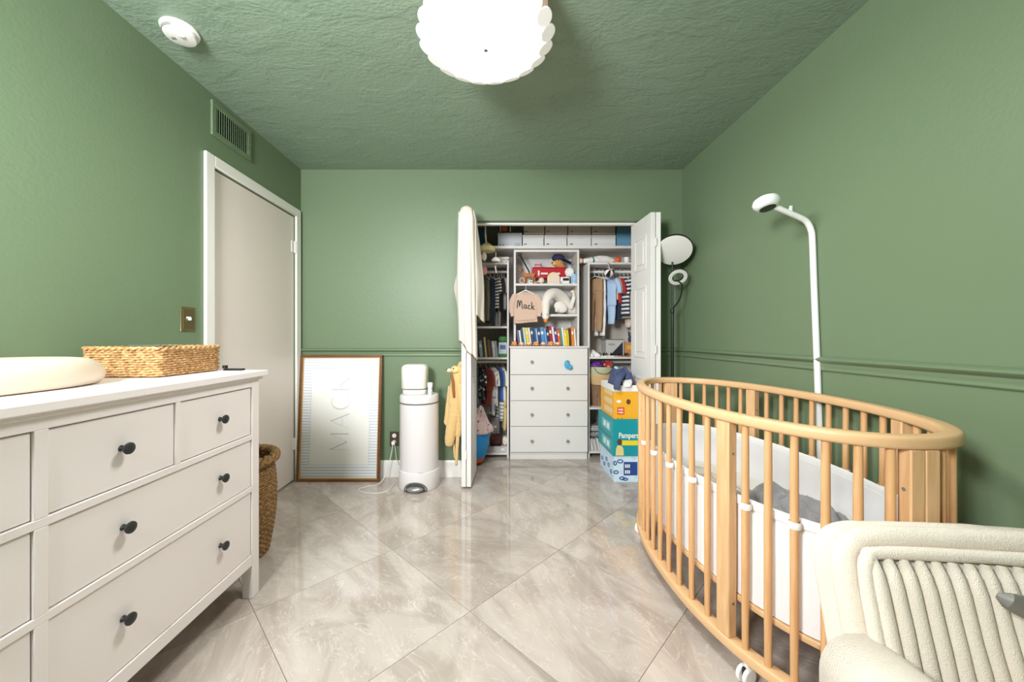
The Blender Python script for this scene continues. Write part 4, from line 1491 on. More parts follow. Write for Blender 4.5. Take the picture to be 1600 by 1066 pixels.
garment(752, 0, ZU, 'suit', .44, camo, -.42, 'camouflage print romper nearest the blanket on the upper rod', GU)
garment(760, 0, ZU, 'pants', .42, cloth('olive', (120, 120, 96)), .30, 'olive green trousers beside the camouflage romper', GU)
garment(766, 0, ZU, 'pants', .43, cloth('denim', (40, 50, 70)), .48, 'dark denim jeans hanging on the upper rod', GU, w=.125)
garment(772.5, 0, ZU, 'shirt', .31, bwstripe, .40, 'black and white striped baby shirt on the upper rod', GU)
garment(777.5, 0, ZU, 'pants', .49, cloth('warm_grey', (176, 170, 164)), .34, 'long warm grey leggings reaching below the upper rod shelf', GU, w=.10)
garment(780.5, 0, ZU, 'shirt', .33, cloth('black', (30, 30, 33)), .30, 'black baby top on the upper rod', GU)
garment(784, 0, ZU, 'shirt', .31, cloth('heather', (168, 166, 164)), .36, 'heather grey baby shirt last on the upper rod', GU)
garment(787.6, 0, ZU, 'shirt', .30, cloth('taupe', (150, 138, 128)), .08, 'taupe baby shirt against the shelf side on the upper rod', GU, w=.10)

garment(745, 0, ZLo, 'shirt', .36, cloth('grey_blue', (128, 132, 146)), -.3, 'grey blue top first on the lower rod', GL)
garment(751, 0, ZLo, 'shirt', .30, spot_mat('dark_white_print', (48, 48, 56), (220, 216, 214), 30, .34), .35, 'dark baby top with white print on the lower rod', GL)
garment(759.5, 0, ZLo, 'suit', .36, cloth('rust', (132, 48, 30)), .50, 'rust red romper on the lower rod', GL, w=.125)
garment(767, 0, ZLo, 'suit', .45, thin_blue, .40, 'white romper with thin blue upright stripes on the lower rod', GL)
garment(771.5, 0, ZLo, 'shirt', .36, floral, .36, 'white baby top with small brown flowers on the lower rod', GL)
garment(776, 0, ZLo, 'shirt', .30, cloth('navy', (48, 62, 104)), .25, 'navy baby top between flowered and bright blue tops', GL)
garment(779.5, 0, ZLo, 'suit', .50, cloth('bright_blue', (62, 108, 182)), .40, 'bright blue romper with banded legs on the lower rod', GL, legs_mat=grey_band)
garment(784, 0, ZLo, 'shirt', .31, cloth('white', (234, 230, 226)), .30, 'plain white baby shirt on the lower rod', GL)
garment(787.2, 0, ZLo, 'suit', .59, cloth('butter', (226, 200, 134)), .12, 'long butter yellow romper last on the lower rod', GL, w=.11)

garment(929, 0, ZU, 'pants', .52, cloth('tan', (168, 132, 98)), .56, 'long tan trousers first on the rod near the bifold door', GR, w=.135, Y=3.53)
garment(936, 0, ZU, 'pants', .56, cloth('offwhite', (236, 232, 228)), .45, 'long off-white trousers behind the tan ones', GR, w=.125)
garment(942, 0, ZU, 'pants', .46, cloth('ink_blue', (44, 60, 96)), .18, 'ink blue trousers between white and pale blue clothes', GR, w=.10)
garment(948, 0, ZU, 'suit', .45, cloth('sky', (176, 200, 232)), .55, 'pale sky blue romper with a white pocket', GR, w=.13, Y=3.54)
garment(954, 0, ZU, 'shirt', .22, cloth('cream_yellow', (232, 214, 164)), .40, 'cream yellow baby shirt on the rod', GR, w=.12)
garment(958.5, 0, ZU, 'suit', .41, cloth('red', (190, 34, 44)), .42, 'red top with navy legs on the rod', GR, w=.12, legs_mat=cloth('deep_navy', (34, 44, 66)))
garment(963, 0, ZU, 'pants', .38, cloth('pale_denim', (140, 170, 206)), .28, 'pale denim trousers beside the striped top', GR, w=.11)
garment(968.5, 0, ZU, 'shirt', .37, bold_navy, .52, 'navy and white bold striped baby shirt', GR, w=.13, Y=3.54)
garment(975, 0, ZU, 'shirt', .39, cloth('pale_grey', (204, 198, 198)), .45, 'pale grey baby shirt behind the bold stripes', GR, w=.125)
garment(981, 0, ZU, 'shirt', .34, cloth('custard', (226, 212, 178)), .50, 'custard coloured cardigan with brown edging near the bifold door', GR, w=.13)
garment(986.5, 0, ZU, 'suit', .48, cloth('blush', (226, 204, 190)), .40, 'blush pink romper partly behind the bifold door', GR, w=.12)
garment(989.5, 0, ZU, 'shirt', .47, cloth('ivory', (238, 233, 228)), .10, 'long ivory gown mostly behind the bifold door', GR, w=.12)

# sweater with the embroidered name, hanging in front of the shelf tower
sx0, sy0, sz0 = ax(821.5, 3.385), 3.388, az(446.5, 3.40)
knit = mat('blush_knit', (214, 182, 162), .95, bump=.35, bscale=140, sheen=.3)
sw_ = thing('name_sweater', 'blush knitted baby sweater with a name embroidered in green', 'sweater', (sx0, sy0, sz0))
R90 = Matrix.Translation((sx0, sy0, sz0)) @ Matrix.Rotation(PI / 2, 4, 'Z')
hg = MB().tube(smooth_path([(sx0, sy0, sz0 - .062), (sx0, sy0, sz0 - .025), (sx0 + .003, sy0 + .006, sz0 - .008), (sx0, sy0 + .020, sz0 + .004), (sx0, sy0 + .031, sz0 + .0015)], 5), .002, 6)
hg.tube(smooth_path([(sx0 - .085, sy0, sz0 - .083), (sx0 - .04, sy0, sz0 - .062), (sx0, sy0, sz0 - .046), (sx0 + .04, sy0, sz0 - .062), (sx0 + .085, sy0, sz0 - .083)], 4), .0055, 8)
hg.build('hanger', hang_m, sw_, angle=60)
rings = []
for j in range(15):
    v = j / 14
    z = sz0 - .062 - .262 * v
    hw = .040 + .070 * min(1, v / .10) ** .7 if v < .10 else .110 + .004 * math.sin(v * 5)
    if v > .9: hw = .106
    rings.append([(sx0 + math.cos(2 * PI * k / 28) * hw, sy0 + math.sin(2 * PI * k / 28) * (.008 + .008 * min(1, v * 4)) * (1 + .12 * math.sin(4 * PI * k / 28 + v * 3)), z - .018 * v * math.cos(2 * PI * k / 28) * -.4) for k in range(28)])
MB().loft(rings).build('body', knit, sw_, angle=180)
for s in (-1, 1):
    pts = smooth_path([(sx0 + s * .092, sy0, sz0 - .088), (sx0 + s * .122, sy0 - .002, sz0 - .15), (sx0 + s * .130, sy0 - .003, sz0 - .215), (sx0 + s * .122, sy0 - .003, sz0 - .262)], 5)
    MB().tube(pts, lerp_list([.030, .030, .025, .018], len(pts)), 12, flat=(.5, 1.0), up=(0, 1, 0)).build('sleeve', knit, sw_, angle=180)
    MB().tube([(sx0 + s * .122, sy0 - .003, sz0 - .258), (sx0 + s * .120, sy0 - .003, sz0 - .282)], .018, 12, flat=(.55, 1.0), up=(0, 1, 0)).build('cuff', knit, sw_)
MB().tube([(sx0 - .106 + .212 * i / 12, sy0 + 0, sz0 - .328 + .0075 * math.cos(PI * i / 12)*-1) for i in range(13)], .013, 10, flat=(1.1, .95)).build('hem', knit, sw_)
MB().tube([(sx0 + .036 * math.cos(a), sy0 - .012 - .002 * math.sin(a), sz0 - .068 + .016 * math.sin(a)) for a in [PI + PI * i / 12 for i in range(13)]], .005, 8).build('neckband', knit, sw_)
ink_g = mat('dark_green_thread', (28, 48, 40), .8)
word = [[(0, 0), (.06, .80), (.16, .98), (.24, .60), (.27, .22), (.36, .78), (.48, .96), (.55, .50), (.58, .06), (.66, .02)],
        [(1.02, .44), (.90, .50), (.79, .34), (.80, .10), (.92, .04), (1.03, .24), (1.05, .46), (1.06, .12), (1.16, .05)],
        [(1.47, .40), (1.36, .47), (1.26, .30), (1.29, .07), (1.42, .02), (1.52, .10)],
        [(1.66, .90), (1.66, .45), (1.68, -.02)], [(1.92, .46), (1.70, .22), (1.82, .12), (1.98, -.02)]]
for st in word:
    pts = smooth_path([(sx0 - .080 + x * .080, sy0 - .0175, sz0 - .208 + y * .072 - x * .006) for x, y in st], 5)
    MB().tube(pts, .0036, 6).build('embroidered_stroke', ink_g, sw_, angle=180)

# ------------------------------------------------------------------ boxes on the top shelf
box_white = mat('box_white', (236, 233, 231), .55)
box_tan = mat('box_bone', (206, 192, 178), .55)
box_grey = mat('box_pale_grey', (206, 208, 212), .5)
box_blue = mat('box_blue', (108, 158, 186), .55)
metal_lab = mat('label_metal', (150, 146, 140), .4, metal=.5)


def lidded_box(px0, px1, z0, z1, m, label, group, Y=3.425, depth=.27, mark=True):
    x0, x1 = ax(px0, Y) + .0012, ax(px1, Y) - .0012
    b_ = thing('storage_box', label, 'box', ((x0 + x1) / 2, Y + depth / 2, z0), 0, group)
    B(x0 + .002, x1 - .002, Y + .002, Y + depth - .002, z0, z1 - .030).build('box_body', m, b_, bevel=0.002)
    l = B(x0, x1, Y, Y + depth, z1 - .032, z1 - .0005).build('box_lid', m, b_, bevel=0.002)
    if mark:
        B((x0 + x1) / 2 - .085, (x0 + x1) / 2 - .060, Y + .0005, Y + .003, z0 + .018, z0 + .030).build('label_holder', metal_lab, b_)
    return b_


TZ = 1.9425
gW = 'white storage boxes on the top closet shelf'
lidded_box(777.5, 816, TZ, TZ + .130, box_grey, 'pale grey carton with tiny print, under the black and orange box', None, mark=False)
for i, (a, b_) in enumerate(((816.5, 850), (850.5, 886), (886.5, 924), (924.5, 962.5))):
    o_ = ('first', 'second', 'third', 'fourth')[i]
    lidded_box(a, b_, TZ, TZ + .111, box_white, f'white lidded box, {o_} from the grey carton in the lower row', gW)
for i, (a, b_) in enumerate(((818, 851), (851.5, 887), (887.5, 924), (924.5, 962))):
    o_ = ('first', 'second', 'third', 'fourth')[i]
    lidded_box(a, b_, TZ + .116, TZ + .2265, box_tan, f'bone white lidded box, {o_} from the grey carton in the upper row', gW)
lidded_box(963.5, 987, TZ, TZ + .113, box_blue, 'light blue storage box at the bottom by the bifold door', 'blue storage boxes', mark=False)
lidded_box(963.5, 987, TZ + .1135, TZ + .2265, mat('box_blue_two', (96, 146, 172), .55), 'light blue storage box on top of the other blue one', 'blue storage boxes', mark=False)
gx = ax(777.5, 3.425)
B(gx + .018, gx + .030, 3.4244, 3.4256, TZ + .012, TZ + .020).build('print_mark', ink_g, bpy.data.objects['storage_box'])
B(gx + .048, gx + .060, 3.4244, 3.4256, TZ + .012, TZ + .020).build('print_mark', ink_g, bpy.data.objects['storage_box'])
for q in range(2):
    B(gx + .160, gx + .208, 3.4244, 3.4256, TZ + .012 + q * .014, TZ + .016 + q * .014).build('print_line', mat('print_grey', (140, 142, 146), .6), bpy.data.objects['storage_box'])
ob = thing('toy_box', 'small black box with an orange label on the grey carton', 'box', (ax(789, 3.43), 3.50, TZ + .1305))
B(ax(779, 3.43), ax(799, 3.43), 3.43, 3.56, TZ + .1305, TZ + .205).build('box_body', mat('box_black', (40, 36, 34), .5), ob, bevel=0.002)
B(ax(783.5, 3.43), ax(793, 3.43), 3.4285, 3.4302, TZ + .145, TZ + .185).build('orange_label', mat('label_orange', (206, 92, 44), .5), ob)
for a in (781, 796.5):
    B(ax(a, 3.43), ax(a + 1.4, 3.43), 3.4285, 3.4302, TZ + .14, TZ + .19).build('white_strip', white_plastic, ob)
nb = thing('keepsake_book', 'tall dark teal keepsake book standing on the top shelf', 'book', (ax(751, 3.43), 3.50, TZ))
B(ax(744, 3.43), ax(757, 3.43), 3.43, 3.62, TZ, TZ + .178).build('cover', mat('teal_cover', (34, 78, 108), .5), nb, bevel=0.003)
B(ax(744, 3.43), ax(757, 3.43), 3.4285, 3.4302, TZ + .024, TZ + .028).build('gilt_line', gold, nb)

# ------------------------------------------------------------------ felt mobile hanging in the closet
mY = 3.17
mbx = ax(760.5, mY)
mo = thing('nursery_mobile', 'felt nursery mobile with a straw disc hanging in the closet', 'mobile', (mbx, mY, 1.6))
MB().tube([(mbx - .012, mY, ZC - .0005), (mbx - .012, mY, 2.00)], .006, 8).build('arm', white_plastic, mo)
MB().tube([(mbx - .012, mY, 2.00), (mbx - .004, mY, 1.915)], [.0085, .005], 8).build('hook', mat('mobile_wood', (226, 206, 180), .5), mo)
straw_pale = mat('pale_straw', (214, 198, 150), .85, bump=.5, bscale=160)
MB().lathe([(0, .050), (.012, .046), (.050, .018), (.075, .004), (.078, -.012), (.070, -.030), (.050, -.036), (0, -.034)], (mbx, mY, 1.870), 28).build('straw_disc', straw_pale, mo)
felt_pink, felt_cream = mat('felt_pink', (226, 140, 140), .95), mat('felt_cream', (226, 214, 194), .95)
felt_white = mat('felt_white', (238, 226, 222), .95)
for px, py, k, m in ((757.5, 423, 'drop', felt_pink), (774.5, 405, 'cloud', felt_white), (750, 402, 'drop', felt_cream), (757, 401, 'drop', felt_cream), (748.5, 440, 'drop', felt_cream), (775, 425, 'stick', felt_white)):
    p = at(px, py, mY + (.03 if px > 760 else -.02))
    z_top = 1.838
    MB().tube([(p.x, p.y, z_top + .004), (p.x, p.y, p.z)], .0012, 5).build('string', cord, mo)
    if k == 'drop':
        MB().ball(p, (.020, .012, .036), 14, 9, wob=.15, seed=px).build('felt_drop', m, mo)
    elif k == 'cloud':
        c_ = MB().ball(p, (.026, .014, .020), 12, 8)
        c_.ball(p + Vector((-.020, 0, -.008)), (.018, .013, .014), 12, 8).ball(p + Vector((.022, 0, -.008)), (.018, .013, .014), 12, 8)
        c_.build('felt_cloud', m, mo)
    else:
        MB().tube([p + Vector((-.008, 0, .05)), p + Vector((.004, 0, -.010))], .0065, 8).build('felt_ribbon', m, mo)

# rolled dotted cloth on the small shelf
rl = thing('rolled_cloth', 'rolled white cloth with grey dots on the small closet shelf', 'cloth', (ax(786, 3.43), 3.50, 1.7945))
dots = spot_mat('grey_dots', (232, 228, 222), (120, 128, 120), 55, .30)
for q in range(2):
    soft_box(ax(777, 3.44), ax(796, 3.44), 3.425, 3.56, 1.7945 + q * .030, 1.7945 + (q + 1) * .030, .014, Matrix.Identity(4)).build('fold', dots, rl, angle=180)

# ------------------------------------------------------------------ toys on the upper shelf of the tower
S1, S2, S3 = 1.6035, 1.3205, 1.0268
red = mat('wagon_red', (186, 26, 40), .35)
wg = thing('toy_wagon', 'red toy wagon with a raised black handle', 'toy wagon', (ax(858, 3.52), 3.52, S1))
wx0, wx1, wz0, wz1 = ax(832, 3.50), ax(884, 3.50), az(434.5, 3.50), az(418.5, 3.50)
tub = MB()
tub.box(wx0, wx1, 3.50, 3.506, wz0, wz1).box(wx0, wx1, 3.604, 3.610, wz0, wz1).box(wx0, wx0 + .006, 3.506, 3.604, wz0, wz1).box(wx1 - .006, wx1, 3.506, 3.604, wz0, wz1).box(wx0, wx1, 3.506, 3.604, wz0, wz0 + .006)
tb = tub.build('tub', red, wg, bevel=0.002)
MB().tube([(wx0, 3.497, wz1), (wx1, 3.497, wz1)], .005, 8).build('rolled_edge', red, tb)
for a, b_ in ((845, 856), (861, 875)):
    B(ax(a, 3.50), ax(b_, 3.50), 3.4985, 3.5003, wz0 + .034, wz0 + .050).build('white_print', white_plastic, tb)
B(ax(840.5, 3.5), ax(843, 3.5), 3.4985, 3.5003, wz0 + .022, wz0 + .070).build('white_print', white_plastic, tb)
for px in (841, 876):
    for yy in (3.508, 3.598):
        x = ax(px, 3.5)
        w_ = MB().lathe([(.008, -.007), (.026, -.007), (.028, 0), (.026, .007), (.008, .007)], n=20, M=Matrix.Translation((x, yy, S1 + .0275)) @ Matrix.Rotation(PI / 2, 4, 'X')).build('wheel', black_plastic, wg)
        MB().lathe([(0, -.008), (.010, -.008), (.010, .008), (0, .008)], n=14, M=Matrix.Translation((x, yy, S1 + .0275)) @ Matrix.Rotation(PI / 2, 4, 'X')).build('hub', white_plastic, w_)
for px in (841, 876):
    x = ax(px, 3.5)
    B(x - .006, x + .006, 3.515, 3.592, S1 + .022, wz0).build('axle', black_plastic, wg)
h0, h1 = at(827, 425, 3.47), at(813.5, 400, 3.47)
MB().tube([(wx0 + .004, 3.53, wz0 + .004), h0 + Vector((0, .02, -.01)), h0, h1], .0065, 8).build('handle', black_plastic, wg)
dv = (h1 - h0).normalized()
MB().tube([h1 + dv * .016 + Vector((math.cos(a) * .013, 0, math.sin(a) * .013)) for a in [2 * PI * k / 16 for k in range(16)]], .0055, 8, closed=True, up=(0, 1, 0)).build('grip', black_plastic, wg)

# wooden pull-along dog
hz = thing('wooden_dog', 'brown wooden pull-along animal in front of the wagon', 'toy animal', (ax(826, 3.45), 3.46, S1))
tanw = mat('toy_wood_brown', (176, 108, 60), .55, vary=.15, vscale=40)
o_ = Vector((ax(814, 3.45), 3.452, S1))
bd = MB().prism([(o_.x + .030, S1 + .062), (o_.x + .100, S1 + .062), (o_.x + .128, S1 + .070), (o_.x + .135, S1 + .098), (o_.x + .108, S1 + .105), (o_.x + .050, S1 + .100), (o_.x + .030, S1 + .118), (o_.x + .020, S1 + .142), (o_.x - .002, S1 + .138), (o_.x - .012, S1 + .118), (o_.x + .008, S1 + .110)], 'y', 3.452, 3.484)
bd.build('body', tanw, hz, bevel=0.004)
for a0, a1 in ((.034, .030), (.052, .050), (.104, .118), (.120, .138)):
    MB().tube([(o_.x + a0 + .006, 3.468 + (.008 if a0 in (.052, .120) else -.008), S1 + .070), (o_.x + a1, 3.468 + (.008 if a0 in (.052, .120) else -.008), S1)], [.011, .007], 8).build('leg', tanw, hz)
MB().ball((o_.x + .012, 3.451, S1 + .126), (.010, .006, .016), 10, 7).build('ear', mat('toy_wood_dark', (120, 66, 36), .6), hz)

# plush bear in a cap, sitting in the wagon
tbp = at(873, 414, 3.55)
tdy = thing('plush_bear', 'orange brown plush bear wearing a navy cap in the wagon', 'plush toy', (tbp.x, 3.55, wz0 + .007))
plush = mat('plush_orange', (206, 142, 78), .95, bump=.5, bscale=120, sheen=.3)
MB().tube(smooth_path([(tbp.x + .045, 3.555, wz0 + .012), (tbp.x + .040, 3.555, wz0 + .05), (tbp.x + .015, 3.55, wz1 + .02), (tbp.x - .008, 3.54, wz1 + .055), (tbp.x - .015, 3.54, wz1 + .10)], 5), lerp_list([.036, .044, .040, .046, .030], 21), 14).build('body', plush, tdy, angle=180)
MB().ball((tbp.x - .045, 3.525, wz1 + .045), (.026, .024, .022), 12, 8).build('muzzle', mat('plush_pale', (226, 178, 112), .95), tdy)
MB().ball((tbp.x - .066, 3.518, wz1 + .050), (.009, .010, .008), 10, 7).build('nose', black_plastic, tdy)
for q in (0, 1):
    MB().ball((tbp.x - .040 + q * .03, 3.497 + q * .004, wz1 + .070), .0055, 8, 6).build('eye', black_plastic, tdy)
navy = mat('navy_cap', (36, 38, 78), .8)
cpb = MB().ball((tbp.x - .006, 3.54, wz1 + .098), (.062, .050, .040), 18, 10).build('cap', navy, tdy)
MB().sheet(lambda u, v: (tbp.x + .035 + u * .085, 3.505 + v * .075, wz1 + .088 - u * .040 + .010 * math.sin(PI * v)), 8, 6, .005).build('cap_brim', navy, cpb)
MB().ball((tbp.x - .004, 3.54, wz1 + .138), .006, 8, 6).build('cap_button', navy, cpb)

# small things round the wagon
pk = thing('pink_plush', 'pink and white plush leaning out of the wagon', 'plush toy', (ax(840, 3.56), 3.56, wz0 + .007))
MB().ball((ax(842, 3.56), 3.56, wz0 + .056), (.036, .026, .048), 14, 9, wob=.2, seed=2).build('body', felt_white, pk)
MB().ball((ax(841, 3.55), 3.552, wz1 + .030), (.040, .026, .028), 14, 9, wob=.25, seed=5).build('head', mat('plush_pink', (240, 186, 192), .95), pk)
B(ax(835.5, 3.52), ax(846, 3.52), 3.520, 3.528, wz1 + .028, wz1 + .036).build('sunglasses', mat('mauve_plastic', (130, 96, 110), .4), pk)
aw = thing('wooden_arch', 'cream painted wooden arch plaque on the toy shelf', 'plaque', (ax(865, 3.44), 3.445, S1))
acx, ar = ax(865, 3.44), .058
poly = [(acx - ar, S1), (acx + ar, S1)] + [(acx + ar * math.cos(t), S1 + .050 + ar * math.sin(t)) for t in [PI * q / 14 for q in range(15)]]
MB().prism(poly, 'y', 3.440, 3.452).build('plaque', mat('arch_cream', (230, 206, 176), .6, vary=.06, vscale=40), aw, bevel=0.002)
MB().box(acx - .008, acx + .030, 3.4385, 3.4402, S1 + .004, S1 + .044).build('lilac_label', mat('lilac_paper', (216, 206, 224), .6), aw)
ck_ = thing('round_clock', 'round white toy clock resting beside the plush bear', 'clock', (ax(890, 3.46), 3.46, S1 + .07))
ckc = Vector((ax(890, 3.455), 3.468, S1 + .112))
Mc = Matrix.Translation(ckc) @ Matrix.Rotation(PI / 2 + .12, 4, 'X')
MB().lathe([(0, -.014), (.036, -.014), (.041, -.008), (.041, .008), (.036, .013), (.034, .011), (0, .011)], n=32, M=Mc).build('case', white_plastic, ck_)
for k in range(12):
    a = 2 * PI * k / 12
    MB().ball(Mc @ Vector((math.cos(a) * .028, math.sin(a) * .028, .011)), .0028, 6, 5).build('hour_mark', mat('mark_green', (96, 132, 104), .6), ck_)
# stand that carries the clock
MB().tube([ckc + Vector((-.022, .010, -.028)), (ckc.x - .026, 3.475, S1)], .006, 8).build('stand_leg', white_plastic, ck_)
MB().tube([ckc + Vector((.022, .010, -.028)), (ckc.x + .026, 3.475, S1)], .006, 8).build('stand_leg', white_plastic, ck_)
rd = thing('toy_camera', 'small white and black toy camera on the toy shelf', 'toy camera', (ax(884, 3.44), 3.44, S1))
B(ax(876, 3.43), ax(890, 3.43), 3.430, 3.456, S1, S1 + .062).build('body', white_plastic, rd, bevel=0.006)
B(ax(879.5, 3.43), ax(889, 3.43), 3.4275, 3.4305, S1 + .026, S1 + .050).build('screen', black_plastic, rd, bevel=0.001)
MB().ball((ax(877.5, 3.43), 3.430, S1 + .012), .010, 10, 7).build('dial', mat('pink_plastic', (232, 196, 200), .4), rd)
bc_ = thing('blue_can', 'pale blue patterned tin at the end of the toy shelf', 'tin', (ax(898, 3.44), 3.46, S1))
MB().lathe([(.023, 0), (.024, .004), (.024, .086), (.022, .092), (0, .092)], (ax(897.5, 3.45), 3.462, S1), 24).build('tin_body', spot_mat('blue_white_print', (150, 188, 220), (226, 232, 236), 60, .34), bc_)
tg = thing('wooden_rings', 'wooden teething ring beside the tower side panel', 'teether', (ax(814, 3.45), 3.44, S1))
MB().tube([(ax(816, 3.434) + math.cos(a) * .022, 3.434, S1 + .029 + math.sin(a) * .022) for a in [2 * PI * k / 20 for k in range(20)]], .0065, 8, closed=True, up=(0, 1, 0)).build('ring', mat('pale_wood', (214, 176, 142), .6), tg)
MB().ball((ax(812.5, 3.434), 3.434, S1 + .009), .009, 10, 7).build('bead', felt_pink, tg)
rt = thing('baby_rattle', 'pale wooden rattle with a round white head on the toy shelf', 'rattle', (ax(843, 3.44), 3.44, S1))
MB().ball((ax(846, 3.44), 3.445, S1 + .030), (.028, .026, .030), 16, 10).build('rattle_head', mat('rattle_white', (226, 208, 196), .6), rt)
MB().tube([(ax(842.5, 3.44), 3.44, S1 + .018), (ax(834, 3.44), 3.435, S1 + .008)], [.006, .008], 8).build('handle', mat('pale_wood', (214, 176, 142), .6), rt)
wb_ = thing('wooden_block', 'white wooden letter block among the small toys', 'toy block', (ax(829.5, 3.43), 3.435, S1))
B(ax(826.5, 3.43), ax(832, 3.43), 3.428, 3.456, S1, S1 + .032).build('block', white_plastic, wb_, bevel=0.003)
B(ax(828.2, 3.43), ax(830.4, 3.43), 3.4268, 3.4285, S1 + .010, S1 + .022).build('block_face', black_plastic, wb_)

# ------------------------------------------------------------------ plush goose on the middle shelf
gz = thing('plush_goose', 'white plush goose with its neck hanging over the shelf edge', 'plush toy', (ax(875, 3.55), 3.55, S2))
goose = mat('goose_plush', (236, 229, 220), .95, bump=.3, bscale=90, sheen=.3)
gp = [at(899, 481, 3.58), at(889, 476, 3.57), at(878, 467, 3.53), at(868, 460, 3.47), at(859, 461, 3.41), at(853.5, 470, 3.378), at(852.5, 483, 3.374), at(852.5, 493, 3.374)]
gp[0].z = S2 + .050; gp[1].z = S2 + .072
gr = [.044, .064, .062, .056, .049, .040, .034, .030]
sp = smooth_path(gp, 5)
MB().tube(sp, lerp_list(gr, len(sp)), 16).build('body', goose, gz, angle=180)
hd_ = at(852.5, 494, 3.372)
MB().ball(hd_, (.032, .030, .036), 16, 10).build('head', goose, gz)
MB().ball(hd_ + Vector((-.001, -.006, -.040)), (.019, .017, .020), 12, 8).build('beak', mat('beak_orange', (236, 140, 40), .8), gz)
MB().ball(hd_ + Vector((.012, -.028, .012)), .0045, 8, 6).build('eye', black_plastic, gz)
MB().ball((ax(876, 3.47), 3.468, S2 + .068), (.066, .022, .050), 16, 10, Matrix.Rotation(.5, 4, 'Y')).build('wing', goose, gz)
for a, b_, c_, d_ in ((880, 486, 868, 487), (892, 484, 897, 466)):
    sp2 = smooth_path([at(a, b_ - 2, 3.50), at((a + c_) / 2, (b_ + d_) / 2 - 2, 3.47), at(c_, d_ - 2, 3.455)], 5)
    for p in sp2: p.z = max(p.z, S2 + .021)
    MB().tube(sp2, .019, 10).build('leg', goose, gz, angle=180)
MB().ball(at(895, 456, 3.52), (.022, .014, .018), 10, 7).build('foot', mat('goose_foot', (226, 206, 176), .9), gz)
MB().tube([at(897, 466, 3.455), at(896, 459, 3.50)], .014, 10).build('ankle', goose, gz)

# ------------------------------------------------------------------ books
page_m = mat('book_pages', (232, 226, 214), .8)


def book(px, wpx, Y, z, h, c, label, group, lean=-.16, depth=.16, scale=None, back=None):
    x0 = ax(px, Y); t = wpx * Y / F
    k = thing('picture_book', label, 'book', (x0 + t / 2, Y + depth / 2, z), 0, group)
    lift = abs(math.sin(lean)) * t if lean > 0 else 0.0
    M = Matrix.Translation((x0, Y, z + lift)) @ Matrix.Rotation(lean, 4, 'Y')
    if lean < 0:
        M = Matrix.Translation((x0, Y, z + t * math.sin(-lean) * 0 )) @ Matrix.Rotation(lean, 4, 'Y')
    mm = mat('book_%02x%02x%02x' % tuple(c), c, .45)
    ct = min(.0025, t * .2)
    dz = 0.0
    mbk = MB()
    mbk.box(0, ct, 0, depth, dz, h, M).box(t - ct, t, 0, depth, dz, h, M).box(ct, t - ct, 0, .003, dz, h, M)
    zmin = min(v.z for v in mbk.v)
    sh_ = Vector((0, 0, z - zmin))
    for v in mbk.v: v += sh_
    cv = mbk.build('cover', mm, k)
    pgm = MB().box(ct, t - ct, .003, depth - .004, dz + .004, h - .005, M)
    for v in pgm.v: v += sh_
    pgm.build('pages', page_m, k)
    if wpx > 3.2:
        bnd = MB().box(ct * 1.5, t - ct * 1.5, -.0006, .0002, h * .62, h * .78, M)
        for v in bnd.v: v += sh_
        bnd.build('spine_band', back or page_m, cv)
    return k


BK = [(806.5, 3.2, .150, (96, 84, 130), 'purple grey'), (810.2, 2.4, .145, (232, 230, 226), 'thin white'), (813.2, 3.0, .160, (46, 74, 84), 'dark teal'), (816.8, 3.0, .172, (186, 216, 220), 'pale aqua'),
      (820.4, 4.0, .170, (236, 206, 62), 'bright yellow'), (825.0, 2.8, .170, (238, 228, 200), 'cream'), (828.4, 4.0, .175, (52, 60, 120), 'navy'), (833.0, 3.2, .165, (40, 84, 116), 'petrol blue'),
      (836.6, 2.2, .160, (150, 190, 230), 'slim light blue'), (839.3, 4.0, .165, (36, 66, 106), 'deep blue'), (844.0, 5.0, .172, (84, 136, 200), 'sky blue'), (849.6, 3.0, .160, (110, 160, 214), 'medium light blue'),
      (853.2, 3.6, .158, (40, 48, 66), 'charcoal blue'), (857.4, 4.2, .186, (170, 26, 64), 'crimson'), (862.2, 2.8, .176, (234, 230, 228), 'white spotted'), (865.6, 3.8, .172, (96, 56, 124), 'violet'),
      (870.0, 3.6, .150, (232, 104, 50), 'orange'), (874.2, 2.6, .160, (80, 150, 130), 'sea green'), (877.4, 2.4, .172, (240, 238, 234), 'tall slim white'), (880.4, 3.6, .150, (240, 212, 50), 'yellow'),
      (884.6, 3.0, .150, (230, 190, 40), 'golden'), (888.2, 3.2, .158, (66, 44, 48), 'dark maroon'), (892.0, 4.2, .172, (228, 128, 42), 'orange and green'), (896.8, 2.0, .158, (238, 236, 230), 'narrow white'), (899.2, 1.8, .150, (90, 88, 84), 'narrow grey')]
GB = 'picture books on the bottom shelf of the tower'
ords = ['first', 'second', 'third', 'fourth', 'fifth', 'sixth', 'seventh', 'eighth', 'ninth', 'tenth', 'eleventh', 'twelfth', 'thirteenth', 'fourteenth', 'fifteenth', 'sixteenth', 'seventeenth', 'eighteenth', 'nineteenth', 'twentieth', 'twenty-first', 'twenty-second', 'twenty-third', 'twenty-fourth', 'twenty-fifth']
for i, (px, w, h, c, nm) in enumerate(BK):
    ln_ = -.13 if px < 886 else -.05
    book(px + 3.2 * (1 if ln_ < -.1 else .4), w, 3.455, S3, h, c, f'{nm} picture book, {ords[i]} in the row under the goose', GB, lean=ln_)

